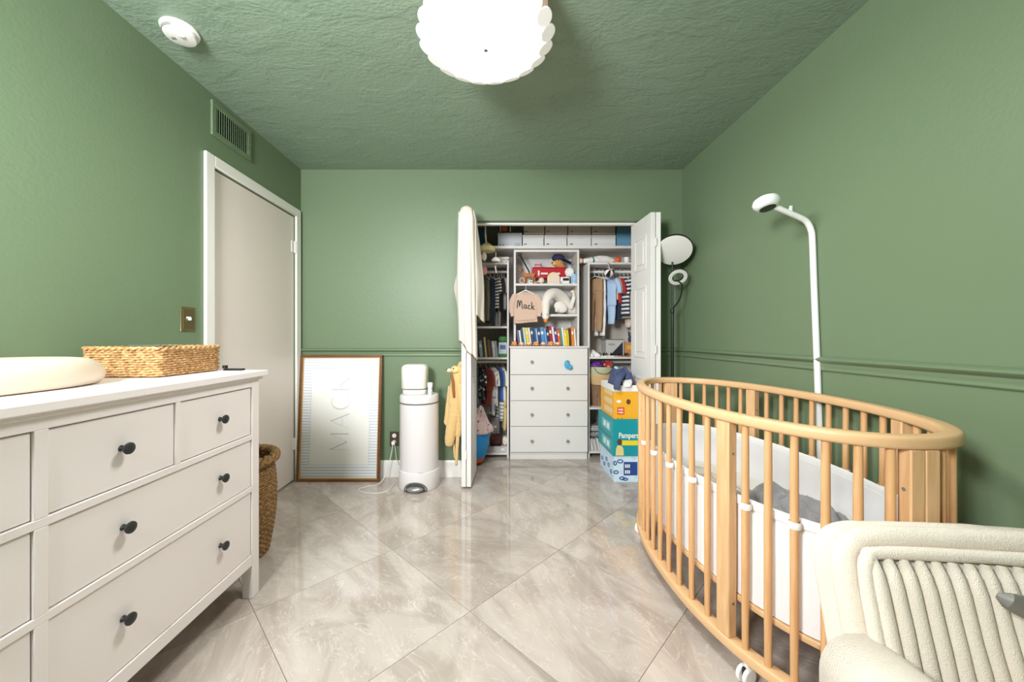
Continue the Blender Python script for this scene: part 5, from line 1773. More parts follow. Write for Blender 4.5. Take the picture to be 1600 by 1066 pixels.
BL = [(748.5, 5.0, .150, (150, 176, 196), 'pale blue'), (754.4, 2.4, .180, (58, 50, 44), 'black-brown'), (757.2, 2.4, .186, (214, 186, 120), 'straw yellow'), (760.0, 2.4, .182, (58, 46, 40), 'dark brown'),
      (762.8, 2.6, .160, (120, 92, 66), 'brown'), (766.0, 2.6, .150, (80, 66, 92), 'plum'), (769.0, 4.0, .148, (198, 196, 190), 'grey white'), (773.6, 3.0, .150, (146, 168, 180), 'dusty blue')]
for i, (px, w, h, c, nm) in enumerate(BL):
    book(px + 1.5, w, 3.45, .9225, h, c, f'{nm} book, {ords[i]} on the shelf over the lower clothes rod', 'books over the lower clothes rod', lean=-.10)
gt2 = thing('green_toy_pack', 'green and white packaged toy beside the small row of books', 'toy pack', (ax(785, 3.45), 3.50, .9225))
tx0, tx1 = ax(778.5, 3.45), ax(792.5, 3.45)
B(tx0, tx1, 3.45, 3.54, .9225, .952).build('pack_base', mat('grass_green', (58, 122, 58), .4), gt2, bevel=0.004)
B(tx0 + .004, tx1 - .004, 3.454, 3.536, .952, 1.060).build('pack_card', mat('pack_white', (206, 216, 228), .3), gt2, bevel=0.003)
B(tx0 + .016, tx1 - .014, 3.4525, 3.4545, .995, 1.035).build('pack_picture', mat('pack_blue', (84, 116, 168), .4), gt2)
soft_box(tx0, tx1, 3.45, 3.54, 1.060, 1.118, .024, Matrix.Identity(4)).build('pack_top', mat('leaf_green', (70, 140, 72), .4), gt2, angle=180)
MB().tube([(tx0 + .008, 3.47, 1.10), (tx0 + .008, 3.47, 1.145)], .009, 10).build('pack_loop', black_plastic, gt2)

# wooden animal train along the edge of the drawer unit
trn = thing('wooden_train', 'orange and cream wooden train standing in front of the books', 'toy train', (ax(838, 3.375), 3.375, 1.0262))
ow, cw_ = mat('train_orange', (222, 150, 92), .55), mat('train_cream', (240, 226, 206), .55)
for k in range(7):
    cx0 = ax(803.5 + k * 11.3, 3.375)
    car = B(cx0 - .028, cx0 + .028, 3.362, 3.392, 1.032, 1.046).build('carriage', ow if k % 2 == 0 else mat('train_tan', (232, 178, 120), .55), trn, bevel=0.003)
    if k in (0, 3, 5):
        MB().prism([(cx0 - .022, 1.046), (cx0 + .020, 1.046), (cx0 + .024, 1.058), (cx0 + .012, 1.074), (cx0 - .006, 1.066), (cx0 - .020, 1.068)], 'y', 3.368, 3.386).build('animal', ow, car, bevel=0.003)
    else:
        MB().ball((cx0, 3.377, 1.052), (.020, .012, .011), 12, 8).build('load', cw_, car)
    for s in (-1, 1):
        for yy in (3.358, 3.396):
            MB().lathe([(.0, -.003), (.0085, -.003), (.0085, .003), (0, .003)], n=12, M=Matrix.Translation((cx0 + s * .016, yy, 1.0347)) @ Matrix.Rotation(PI / 2, 4, 'X')).build('wheel', mat('train_wheel', (160, 84, 48), .6), car)

# felt flower on the top drawer knob
ff = thing('blue_hair_bow', 'bright blue crocheted bow hanging on the top drawer knob', 'bow', (.632, 3.31, .86))
bm_ = mat('crochet_blue', (86, 172, 214), .9, bump=.5, bscale=140)
MB().ball((.625, 3.326, .862), (.026, .012, .034), 14, 9, wob=.3, seed=1).build('bow_loop', bm_, ff)
MB().ball((.652, 3.326, .838), (.022, .012, .022), 14, 9, wob=.3, seed=3).build('bow_loop', bm_, ff)
MB().ball((.640, 3.318, .858), .010, 10, 7).build('bow_knot', bm_, ff)
MB().tube([(.632, 3.320, .868), (.630, 3.312, .890), (.632, 3.335, .902), (.634, 3.326, .872)], .003, 6).build('loop', bm_, ff)

# ------------------------------------------------------------------ right side of the closet
SR = 1.7945
pd = thing('plush_doll', 'long white patterned plush lying along the small upper shelf', 'plush toy', (ax(940, 3.45), 3.48, SR))
sp = smooth_path([(ax(912, 3.46), 3.47, SR + .026), (ax(922, 3.46), 3.47, SR + .030), (ax(936, 3.46), 3.475, SR + .040), (ax(948, 3.46), 3.48, SR + .040), (ax(960, 3.46), 3.48, SR + .026)], 5)
MB().tube(sp, lerp_list([.022, .026, .036, .036, .022], len(sp)), 14).build('body', spot_mat('confetti_print', (236, 230, 226), (214, 150, 140), 50, .22, c3=(238, 236, 234)), pd, angle=180)
MB().tube([(ax(927, 3.44), 3.436, SR + .006), (ax(928, 3.44), 3.436, SR + .030), (ax(927, 3.44), 3.45, SR + .056)], .006, 8).build('green_ribbon', mat('ribbon_green', (36, 128, 104), .6), pd)
MB().ball((ax(908, 3.44), 3.462, SR + .026), (.024, .02, .025), 12, 8).build('head', mat('doll_face', (232, 190, 160), .8), pd)
rb = thing('orange_ball', 'small red and orange ball on the small upper shelf', 'ball', (ax(964, 3.43), 3.44, SR))
MB().ball((ax(966, 3.43), 3.44, SR + .030), .030, 18, 12).build('ball_body', mat('ball_orange', (226, 92, 52), .5), rb)
MB().lathe([(.0295, -.006), (.0306, 0), (.0295, .006)], n=24, M=Matrix.Translation((ax(966, 3.43), 3.44, SR + .030)) @ Matrix.Rotation(1.1, 4, 'X')).build('ball_stripe', mat('ball_yellow', (240, 196, 96), .5), rb)
mg = thing('white_mug', 'small white and black toy cup on the upper shelf by the door', 'toy cup', (ax(980, 3.43), 3.44, SR))
MB().lathe([(.022, 0), (.025, .004), (.027, .052), (.024, .052), (.022, .006), (0, .006)], (ax(980, 3.43), 3.445, SR), 24).build('cup', white_plastic, mg)
MB().tube([(ax(984, 3.43) + .006, 3.44, SR + .014), (ax(988, 3.43), 3.44, SR + .020), (ax(988, 3.43), 3.44, SR + .036), (ax(984, 3.43) + .006, 3.44, SR + .044)], .004, 8).build('handle', black_plastic, mg)
sb = thing('soft_ball', 'black and white patterned soft ball hanging below the upper shelf', 'soft toy ball', (ax(951, 3.39), 3.385, 1.64))
sc = Vector((ax(950, 3.385), 3.352, az(426, 3.37)))
n_seg = 8
for k in range(n_seg):
    vs, fs = [], []
    NU, NV = 3, 10
    for i in range(NU + 1):
        a = 2 * PI * (k + i / NU) / n_seg
        for j in range(NV + 1):
            th = -PI / 2 + PI * j / NV
            vs.append(sc + Matrix.Rotation(1.1, 3, 'X') @ Vector((math.cos(th) * math.cos(a), math.cos(th) * math.sin(a), math.sin(th))) * .046)
    for i in range(NU):
        for j in range(NV):
            q = i * (NV + 1) + j
            fs.append((q, q + NV + 1, q + NV + 2, q + 1))
    MB().add(vs, fs).build('ball_panel', (mat('felt_black', (26, 26, 28), .9) if k % 2 else felt_white), sb, angle=180)
MB().tube([sc + Vector((0, 0, .044)), (sc.x + .004, 3.395, 1.790)], .003, 6).build('cord', cord, sb)
MB().ball((sc.x + .005, 3.392, 1.775), .012, 10, 7).build('bead', mat('pale_wood', (214, 176, 142), .6), sb)

# shoes and boxes on the shoe shelf
ZS = .9275


def shoe(x, y, rz, upper, sole, label, group, L=.115, sandal=False):
    s_ = thing('baby_sandal' if sandal else 'baby_shoe', label, 'shoe', (x, y, ZS), rz, group)
    M = Matrix.Translation((x, y, ZS)) @ Matrix.Rotation(rz, 4, 'Z')
    outline = [(.021 * (1 - .25 * math.cos(t + PI)) * math.sin(t) * 1.0, L / 2 * -math.cos(t)) for t in [2 * PI * q / 20 for q in range(20)]]
    MB().prism(outline, 'z', 0, .010, M).build('sole', sole, s_, bevel=0.002)
    if sandal:
        for yy in (-.028, .012, .034):
            pts = [M @ Vector((math.cos(a) * .024, yy + .004 * math.sin(a), .008 + math.sin(a) * .024)) for a in [PI * q / 10 for q in range(11)]]
            MB().tube(pts, .0055, 6, flat=(.5, 1.3)).build('strap', upper, s_)
    else:
        rings = []
        for yy, hw, hh in ((-L / 2 + .004, .010, .012), (-L / 2 + .02, .019, .022), (-.012, .022, .032), (.012, .021, .050), (L / 2 - .014, .019, .056), (L / 2 - .004, .012, .050)):
            rings.append([M @ Vector((math.cos(a) * hw, yy, .010 + max(0, math.sin(a)) * hh + min(0, math.sin(a)) * .002)) for a in [2 * PI * q / 16 for q in range(16)]])
        MB().loft(rings).build('upper', upper, s_, angle=70)
        for q in range(3):
            MB().tube([M @ Vector((-.012, -.010 + q * .010, .040 + q * .007)), M @ Vector((.012, -.010 + q * .010, .040 + q * .007))], .0022, 6).build('lace', sole, s_)
    return s_


leather, tan_sole, wsole = mat('dark_leather', (44, 36, 34), .5), mat('tan_sole', (190, 150, 110), .6), mat('white_sole', (240, 238, 234), .5)
GS = 'baby shoes on the closet shoe shelf'
shoe(.868, 3.49, .25, mat('shoe_white', (234, 232, 230), .5), wsole, 'white baby sneaker nearest the drawer unit', GS, L=.125)
shoe(.915, 3.475, .55, mat('shoe_white', (234, 232, 230), .5), wsole, 'white baby sneaker beside the dark sandals', GS, L=.125)
for i, (x, y, r, u_, so, lb_) in enumerate(((.972, 3.46, .9, leather, wsole, 'dark strap sandal with a white sole beside the white sneaker'), (1.035, 3.455, 1.0, mat('brown_leather', (92, 62, 44), .5), wsole, 'brown strap sandal with a white sole in front of the grey shoe box'),
                                           (1.100, 3.450, 1.1, leather, tan_sole, 'dark strap sandal with a tan sole in front of the shoe box corner'), (1.165, 3.450, 1.0, leather, mat('cognac_sole', (168, 108, 74), .6), 'dark strap sandal with a reddish sole under the little orange box'),
                                           (1.232, 3.455, .9, mat('brown_leather', (92, 62, 44), .5), tan_sole, 'brown strap sandal with a tan sole by the bifold door'))):
    shoe(x, y, r, u_, so, lb_, GS, sandal=True)
sbx = thing('shoe_box', 'grey shoe box with a navy corner on the shoe shelf', 'shoe box', (1.075, 3.60, ZS))
bx0, bx1, bz1 = ax(947, 3.53), ax(975, 3.53), az(531, 3.53)
B(bx0, bx1, 3.53, 3.70, ZS, bz1).build('box_body', mat('shoebox_grey', (196, 192, 188), .6), sbx, bevel=0.002)
B(bx0 - .003, bx1 + .003, 3.527, 3.703, bz1 - .003, bz1 + .006).build('box_lid', mat('shoebox_edge', (120, 116, 112), .6), sbx, bevel=0.001)
MB().prism([(bx0 + .035, ZS + .004), (bx1 - .012, ZS + .004), (bx1 - .012, bz1 - .020)], 'y', 3.5285, 3.5302).build('navy_corner', mat('shoebox_navy', (34, 36, 54), .6), sbx)
lettering('UGG', .028, front_plane(bx0 + .052, 3.5292, bz1 - .045), mat('shoebox_ink', (70, 66, 64), .6), sbx)
orb = thing('kraft_box', 'small orange brown carton at the end of the shoe shelf', 'box', (ax(983, 3.54), 3.58, ZS))
B(ax(976, 3.54), ax(992, 3.54), 3.545, 3.66, ZS, az(535, 3.54)).build('carton', mat('kraft_orange', (196, 134, 84), .7), orb, bevel=0.002)
B(ax(979.5, 3.54), ax(988, 3.54), 3.5435, 3.5453, az(546, 3.54), az(540, 3.54)).build('yellow_label', mat('label_yellow', (222, 176, 60), .6), orb)
nf = thing('navy_figure', 'small navy knitted animal sitting on the orange brown carton', 'plush toy', (ax(985, 3.57), 3.58, az(535, 3.54) + .0005))
nz = az(535, 3.54)
MB().ball((ax(986, 3.57), 3.585, nz + .028), (.026, .022, .030), 12, 8).build('body', mat('knit_navy', (52, 66, 92), .95), nf)
MB().ball((ax(985.5, 3.57), 3.575, nz + .070), (.024, .020, .020), 12, 8).build('head', mat('knit_navy', (52, 66, 92), .95), nf)
for s in (-1, 1):
    MB().ball((ax(985.5, 3.57) + s * .016, 3.575, nz + .092), (.008, .006, .014), 8, 6).build('ear', mat('knit_navy', (52, 66, 92), .95), nf)
    MB().ball((ax(985.5, 3.57) + s * .008, 3.555, nz + .072), .004, 8, 6).build('eye', felt_white, nf)

# baskets under the shoe shelf
ZB = .4635
bb = thing('wood_chip_basket', 'brown wood strip basket on the lower closet shelf', 'basket', (.985, 3.55, ZB))
brown_strip = wood_mat('strip_brown', (112, 84, 62), (156, 122, 92), 2, 30, .7)
bcx, bcy = .985, 3.56
for k in range(26):
    a = 2 * PI * k / 26
    r0, r1 = .098, .125
    w0 = .013
    t_ = Vector((-math.sin(a), math.cos(a), 0)); n__ = Vector((math.cos(a), math.sin(a), 0))
    c0 = Vector((bcx, bcy, ZB + .002)) + n__ * r0; c1 = Vector((bcx, bcy, ZB + .190)) + n__ * r1
    vs = [c0 - t_ * w0 * .85, c0 + t_ * w0 * .85, c1 + t_ * w0 * 1.1, c1 - t_ * w0 * 1.1]
    vs += [v - n__ * .004 for v in vs]
    MB().add(vs, [(0, 1, 2, 3), (7, 6, 5, 4), (0, 4, 5, 1), (1, 5, 6, 2), (2, 6, 7, 3), (3, 7, 4, 0)]).build('strip', brown_strip, bb)
MB().lathe([(0, 0), (.097, 0), (.097, .006), (0, .006)], (bcx, bcy, ZB), 26).build('basket_bottom', brown_strip, bb)
MB().tube([(bcx + math.cos(2 * PI * k / 40) * .123, bcy + math.sin(2 * PI * k / 40) * .123, ZB + .190) for k in range(40)], .006, 6, closed=True).build('rim', brown_strip, bb)
wk = thing('sage_basket', 'round basket with straw lower half and sage cloth liner', 'basket', (bcx - .005, bcy - .01, ZB + .198))
wz = ZB + .198
bx1_, by1_ = bcx - .003, bcy - .010
lm = MB()
for k in range(10):
    rr_ = .105 + .028 * math.sin((k + .5) / 10 * PI / 2)
    lm.tube([(bx1_ + math.cos(2 * PI * i / 48) * rr_, by1_ + math.sin(2 * PI * i / 48) * rr_, wz + .006 + k * .0105) for i in range(48)], .0062, 6, closed=True)
lm.build('coiled_side', mat('coil_straw', (216, 186, 138), .85, bump=.4, bscale=120), wk, angle=180)
MB().lathe([(0, .002), (.104, .002), (.104, .01), (0, .01)], (bx1_, by1_, wz), 36).build('basket_bottom', straw, wk)
MB().lathe([(.130, .105), (.136, .120), (.137, .165), (.132, .170), (.128, .165), (.128, .11)], (bx1_, by1_, wz), 36).build('cloth_liner', mat('sage_cloth', (188, 190, 158), .9), wk)
MB().tube(smooth_path([(bx1_ - .085, by1_ - .112, wz + .165), (bx1_ - .06, by1_ - .134, wz + .125), (bx1_ + .0, by1_ - .145, wz + .108), (bx1_ + .05, by1_ - .136, wz + .122), (bx1_ + .085, by1_ - .112, wz + .165)], 5), .0035, 6).build('handle', mat('handle_grey', (110, 112, 100), .8), wk)


def heap(name, label, cat, cx0, cy0, z0, rx, ry, h, m, seed, n=30, flatb=True, group=None):
    """a soft heap of cloth, closed below"""
    mb = MB()
    vs, fs = [], []
    NR, NA_ = 16, n
    vs.append((cx0, cy0, z0 + h * (.9 + .2 * noise.noise(Vector((seed, 0, 0))))))
    for i in range(1, NR + 1):
        r = i / NR
        for k in range(NA_):
            a = 2 * PI * k / NA_
            q = Vector((math.cos(a) * r * 1.6 + seed, math.sin(a) * r * 1.6, seed * .5))
            edge = 1 + .24 * noise.noise(Vector((math.cos(a) * 1.7, math.sin(a) * 1.7, seed)))
            d_ = math.cos(a + seed) * r
            fold = math.sin(8.5 * d_ + 3.6 * noise.noise(q * 1.1) + seed)
            big = .5 + .5 * noise.noise(q * .9 + Vector((7, 3, 1)))
            fine = math.sin(17 * math.sin(a * 1.0 + seed) * r + 5 * noise.noise(q * 1.6))
            z = h * (1 - r ** 4) * (.42 + .60 * big + .15 * fold + .06 * fine) + .004
            if i == NR: z = .003
            vs.append((cx0 + math.cos(a) * rx * r * edge, cy0 + math.sin(a) * ry * r * edge, z0 + z))
    for k in range(NA_):
        l = (k + 1) % NA_
        fs.append((0, 1 + k, 1 + l))
    for i in range(NR - 1):
        for k in range(NA_):
            l = (k + 1) % NA_
            a0, b0 = 1 + i * NA_, 1 + (i + 1) * NA_
            fs.append((a0 + k, b0 + k, b0 + l, a0 + l))
    b0 = len(vs)
    for k in range(NA_):
        p = vs[1 + (NR - 1) * NA_ + k]
        vs.append((cx0 + (p[0] - cx0) * .9, cy0 + (p[1] - cy0) * .9, z0))
    e0 = 1 + (NR - 1) * NA_
    for k in range(NA_):
        l = (k + 1) % NA_
        fs.append((e0 + k, b0 + k, b0 + l, e0 + l))
    fs.append(tuple(b0 + k for k in range(NA_)))
    mb.add(vs, fs)
    o_ = mb.build(name, m, None, angle=180, sub=1)
    return tag(o_, label, cat, group)


purple_m = spot_mat('purple_print', (92, 40, 128), (136, 72, 160), 46, .35, c3=(80, 34, 108))
heap('purple_cloth', 'purple printed cloth heaped on the sage basket', 'cloth', .935, 3.52, wz + .171, .085, .085, .060, purple_m, 2.2)
heap('red_print_cloth', 'red cloth with green and cream print beside the purple one', 'cloth', 1.045, 3.50, wz + .171, .065, .085, .055, spot_mat('red_print', (196, 40, 52), (232, 214, 176), 26, .36, c3=(44, 128, 92)), 6.4)
# folded cloths and folders on the bottom shelf
GFc = 'folded cloths on the bottom closet shelf'
fz = .0605
for k in range(9):
    px = 920 + k * 2.7
    c = [(214, 208, 204), (232, 230, 228), (190, 184, 182), (224, 220, 216), (176, 172, 172), (236, 232, 228), (206, 202, 200), (224, 218, 214), (196, 190, 190)][k]
    book(px + 2, 2.1, 3.44, fz, .098 + .006 * (k % 3), c, f'thin pale folder, {ords[k]} from the drawer unit on the bottom shelf', 'pale folders on the bottom closet shelf', lean=-.20, depth=.20)
gray_cloth = stripe_mat('grey_ticking', (196, 194, 192), (120, 122, 124), 70, 2, .5)
dk_cloth = spot_mat('grey_speckle', (128, 132, 130), (196, 196, 192), 60, .34)
for q, (m_, lb_) in enumerate(((dk_cloth, 'speckled grey folded cloth lying on the pale folders'), (gray_cloth, 'grey striped folded cloth on top of the speckled one'))):
    o_ = soft_box(.862, 1.045, 3.45, 3.66, fz + .112 + q * .052, fz + .162 + q * .052, .022, Matrix.Identity(4)).build('folded_cloth', m_, None, angle=180, sub=1)
    tag(o_, lb_, 'cloth', GFc)

# ------------------------------------------------------------------ diaper boxes in front of the closet
BX0, BX1, BYF = .886, 1.088, 2.830
teal = mat('carton_teal', (20, 150, 160), .45)
yel = mat('carton_yellow', (240, 176, 48), .45)
lb1 = spot_mat('carton_blue_white', (206, 226, 240), (190, 214, 236), 20, .3)
navy_ink = mat('ink_navy', (34, 72, 140), .5)
wprint = mat('print_white', (240, 238, 234), .5)
skin = mat('print_brown', (96, 58, 40), .6)


def carton(name, label, x0, x1, y0, y1, z0, z1, m, group='stacked diaper cartons'):
    c = thing(name, label, 'diaper box', ((x0 + x1) / 2, (y0 + y1) / 2, z0), 0, group)
    B(x0, x1, y0, y1, z0, z1).build('carton_body', m, c, bevel=0.002)
    return c


zb1, zb2, zb3 = az(712, 2.83), az(655, 2.83), az(614, 2.83)
c1 = carton('diaper_box', 'pale blue carton with navy ring pattern at the bottom of the diaper stack', BX0 + .004, BX1, BYF, 3.21, .0005, zb1 - .0005, lb1)


def ring_print(cx0, cz, rx, rz_, r, par, y=BYF - .0006, m=navy_ink, nm='ring_print'):
    MB().tube([(cx0 + math.cos(a) * rx, y, cz + math.sin(a) * rz_) for a in [2 * PI * k / 18 for k in range(18)]], r, 6, closed=True, flat=(.35, 1.0), up=(0, 1, 0)).build(nm, m, par)


B(ax(974.5, BYF), BX1 - .02, BYF - .0010, BYF + .0004, az(743, BYF), az(722, BYF)).build('navy_panel', navy_ink, c1)
for q in range(2):
    for r in range(3):
        B(ax(976.5, BYF) + r * .014, ax(976.5, BYF) + r * .014 + .009, BYF - .0016, BYF - .0008, az(731, BYF) - q * .045, az(731, BYF) - q * .045 + .026).build('white_print', wprint, c1)
for (px, py, rx_, rz2) in ((962.5, 738, .016, .011), (972, 747.5, .018, .010), (969, 721, .020, .012), (977, 749, .018, .008), (961, 724, .010, .014)):
    ring_print(ax(px, BYF), az(py, BYF), rx_, rz2, .0045, c1)
for k in range(5):
    yy = 2.90 + k * .06
    MB().tube([(BX0 + .0034, yy + math.cos(a) * .02, .06 + .03 * (k % 3) + math.sin(a) * .014) for a in [2 * PI * q / 14 for q in range(14)]], .0045, 5, closed=True, flat=(1.0, .35)).build('ring_print', navy_ink, c1)
# teal carton
c2 = carton('diaper_box', 'teal diaper carton in the middle of the stack', BX0 - .010, BX1, BYF - .012, 3.22, zb1, zb2 - .0005, teal)
yt = BYF - .012
lettering('Pampers', .055, front_plane(ax(966.5, yt), yt - .0006, az(684.5, yt)) @ Matrix.Diagonal((.80, 1.05, 1, 1)), wprint, c2, center=False, bold=.001)
B(ax(972, yt), BX1 - .004, yt - .0012, yt + .0004, az(696, yt), az(688.5, yt)).build('yellow_band', mat('carton_lemon', (236, 214, 40), .5), c2)
MB().prism([(ax(962, yt), zb1 + .004), (ax(974.5, yt), zb1 + .004), (ax(974, yt), az(701, yt)), (ax(971, yt), az(696.5, yt)), (ax(965, yt), az(696, yt)), (ax(962.5, yt), az(702, yt))], 'y', yt - .0016, yt + .0003).build('baby_body', mat('print_buff', (226, 208, 140), .6), c2)
MB().prism([(ax(967.8, yt) + math.cos(a) * .018, az(691, yt) + math.sin(a) * .023) for a in [2 * PI * k / 18 for k in range(18)]], 'y', yt - .0020, yt + .0003).build('baby_head', skin, c2)
for q in range(2):
    B(BX0 - .0108, BX0 - .0096, 2.88 + q * .0, 3.10, zb1 + .03 + q * .14, zb1 + .10 + q * .14).build('side_panel_print', mat('print_pale_teal', (120, 196, 200), .5), c2)
    for r in range(2):
        B(BX0 - .0116, BX0 - .0104, 2.91 + r * .09, 2.96 + r * .09, zb1 + .045 + q * .14, zb1 + .085 + q * .14).build('side_print', wprint, c2)
B(BX0 - .0112, BX0 - .0098, 2.83, 3.2, zb1 + .126, zb1 + .132).build('box_seam', mat('seam_dark', (14, 96, 104), .5), c2)
# yellow carton
c3 = carton('diaper_box', 'yellow carton with a red label on top of the teal one', BX0 + .004, BX1, BYF - .004, 3.19, zb2, zb3 + .010, yel)
yy_ = BYF - .004
B(ax(964.5, yy_), ax(975.5, yy_), yy_ - .0012, yy_ + .0004, az(648, yy_), az(636.5, yy_)).build('red_label', mat('label_red', (222, 84, 44), .5), c3)
lettering('hello', .019, front_plane(ax(970, yy_), yy_ - .0018, az(640, yy_)), wprint, c3, bold=.0006)
lettering('bello', .019, front_plane(ax(970, yy_), yy_ - .0018, az(644.6, yy_)), wprint, c3, bold=.0006)
MB().prism([(ax(967, yy_) + math.cos(a) * .018, az(627.5, yy_) + math.sin(a) * .012) for a in [2 * PI * k / 18 for k in range(18)]], 'y', yy_ - .0012, yy_ + .0004).build('white_oval', wprint, c3)
MB().prism([(ax(982, yy_) + math.cos(a) * .016, az(628, yy_) + math.sin(a) * .020) for a in [2 * PI * k / 18 for k in range(18)]], 'y', yy_ - .0012, yy_ + .0004).build('baby_head', skin, c3)
for q in range(2):
    B(ax(965 + q * 5.5, yy_), ax(967 + q * 5.5, yy_), yy_ - .0012, yy_ + .0004, az(659, yy_), az(653, yy_)).build('small_print', mat('print_ochre', (170, 116, 24), .5), c3)
for q in range(3):
    B(BX0 + .0032, BX0 + .0044, 2.88, 3.08, zb2 + .03 + q * .07, zb2 + .07 + q * .07).build('side_print', mat('print_peach', (232, 206, 160), .5), c3)
# white bin with clothes on top
zt3 = zb3 + .0105
wbn = thing('laundry_bin', 'open white box full of clothes on the yellow carton', 'box', ((BX0 + BX1) / 2, 2.98, zt3))
wz1 = az(602, 2.83)
w_ = MB()
wx0_, wx1_, wy0_, wy1_ = BX0 - .004, BX1, BYF - .006, 3.15
w_.box(wx0_, wx1_, wy0_, wy0_ + .004, zt3, wz1).box(wx0_, wx1_, wy1_ - .004, wy1_, zt3, wz1).box(wx0_, wx0_ + .004, wy0_ + .004, wy1_ - .004, zt3, wz1).box(wx1_ - .004, wx1_, wy0_ + .004, wy1_ - .004, zt3, wz1).box(wx0_ + .004, wx1_ - .004, wy0_ + .004, wy1_ - .004, zt3, zt3 + .004)
w_.build('bin_body', white_plastic, wbn, bevel=0.001)
B(ax(960.5, wy0_), ax(960.5, wy0_) + .002, wy0_ - .0008, wy0_ + .0004, zt3 + .004, wz1 - .004).build('seam', mat('seam_grey', (150, 148, 148), .6), wbn)
denim = mat('indigo_jersey', (74, 82, 116), .9, bump=.25, bscale=120, vary=.12, vscale=22)
heap('indigo_clothes', 'indigo jersey clothes spilling over the white box', 'clothes', .985, 2.965, wz1 - .02, .096, .140, .165, denim, 1.4, n=60)
heap('pale_shirt', 'pale blue shirt at the back of the heap in the white box', 'clothes', 1.01, 3.10, wz1 + .005, .060, .045, .125, cloth('pale_blue', (170, 194, 218)), 8.3)
slv = MB().tube(smooth_path([(.965, 2.88, wz1 + .085), (.925, 2.815, wz1 + .062), (.905, 2.800, wz1 + .020), (.900, 2.800, wz1 - .028)], 6), lerp_list([.030, .030, .026, .022], 19), 12, flat=(.6, 1.1)).build('indigo_sleeve', denim, None, angle=180)
tag(slv, 'indigo sleeve hanging over the front edge of the white box', 'clothes')
slv2 = MB().tube(smooth_path([(1.00, 2.88, wz1 + .045), (.995, 2.84, wz1 + .030), (.985, 2.812, wz1 + .010), (.985, 2.802, wz1 - .012)], 6), lerp_list([.022, .024, .022, .014], 19), 12, flat=(.45, 1.5)).build('white_sleeve', cloth('white', (234, 230, 226)), None, angle=180)
tag(slv2, 'white cloth end hanging over the front edge of the white box', 'clothes')

# ------------------------------------------------------------------ floor of the closet, near the folded door
tbn = thing('fabric_tub', 'blue round toy tub with an orange band on the closet floor', 'toy tub', (-.196, 3.235, 0))
tc_ = (-.196, 3.235, 0)
MB().lathe([(0, .0), (.048, 0), (.060, .012), (.068, .030)], tc_, 36).build('tub_foot', mat('tub_maroon', (84, 34, 32), .6), tbn)
MB().lathe([(.066, .029), (.086, .060), (.092, .072)], tc_, 36).build('orange_band', mat('tub_orange', (226, 96, 40), .6), tbn)
MB().lathe([(.091, .071), (.112, .125), (.124, .190), (.128, .270), (.126, .300), (.120, .300), (.121, .190), (.088, .075)], tc_, 36).build('tub_side', mat('tub_blue', (32, 138, 204), .6), tbn)
pinkp = spot_mat('pink_leaf_print', (214, 186, 186), (140, 96, 100), 22, .20)
heap('pink_cloth', 'dusty pink printed cloth heaped in the blue tub', 'cloth', -.165, 3.225, .285, .125, .110, .215, pinkp, 2.6, n=54)
gfz = .0455
fb = thing('flat_carton', 'flat pale grey carton on the closet floor shelf', 'box', (.02, 3.5, gfz))
B(ax(762, 3.43), ax(793, 3.43), 3.43, 3.66, gfz, gfz + .050).build('carton', mat('carton_grey', (196, 192, 192), .6), fb, bevel=0.002)
B(ax(783, 3.43), ax(788, 3.43), 3.4288, 3.4304, gfz + .016, gfz + .032).build('label', wprint, fb)
bt1 = thing('brown_boots', 'dark brown suede bootie on the flat grey carton', 'shoe', (-.01, 3.50, gfz + .051))
soft_box(ax(765, 3.44), ax(784, 3.44), 3.445, 3.56, gfz + .0515, gfz + .145, .030, Matrix.Identity(4)).build('bootie_upper', mat('suede_brown', (76, 40, 32), .95, bump=.4, bscale=90), bt1, angle=180, sub=1)
B(ax(766, 3.44), ax(783, 3.44), 3.448, 3.556, gfz + .0505, gfz + .058).build('bootie_sole', leather, bt1)
bt2 = thing('floral_booties', 'cream floral baby bootie beside the brown one', 'shoe', (.075, 3.5, gfz + .051))
soft_box(ax(785, 3.44), ax(793, 3.44), 3.445, 3.54, gfz + .0555, gfz + .130, .020, Matrix.Identity(4)).build('bootie_upper', floral, bt2, angle=180, sub=1)
B(ax(785.6, 3.44), ax(792.4, 3.44), 3.450, 3.535, gfz + .0505, gfz + .0565).build('bootie_sole', tan_sole, bt2)
gb = thing('grey_pouch', 'grey bag with a white mark leaning above the brown bootie', 'bag', (-.02, 3.58, gfz + .14))
soft_box(ax(767, 3.5), ax(781, 3.5), 3.575, 3.66, gfz + .051, gfz + .290, .022, Matrix.Identity(4)).build('bag_body', cloth('mid_grey', (150, 144, 146)), gb, angle=180, sub=1)
B(ax(772, 3.5), ax(776, 3.5), 3.5735, 3.5755, gfz + .19, gfz + .21).build('bag_mark', wprint, gb)

# ------------------------------------------------------------------ cream blanket hung over the folded door
blk_m = mat('cream_fleece', (222, 211, 196), .95, bump=.12, bscale=160, sheen=.35, vary=.02)
bl = thing('hooded_blanket', 'long cream hooded blanket with brown edging hung over the folded closet door', 'blanket', (-.22, 2.72, .95))


def ramp(v, pts):
    for (a, p), (b_, q) in zip(pts, pts[1:]):
        if v <= b_:
            t = (v - a) / (b_ - a)
            return p + (q - p) * t * t * (3 - 2 * t)
    return pts[-1][1]


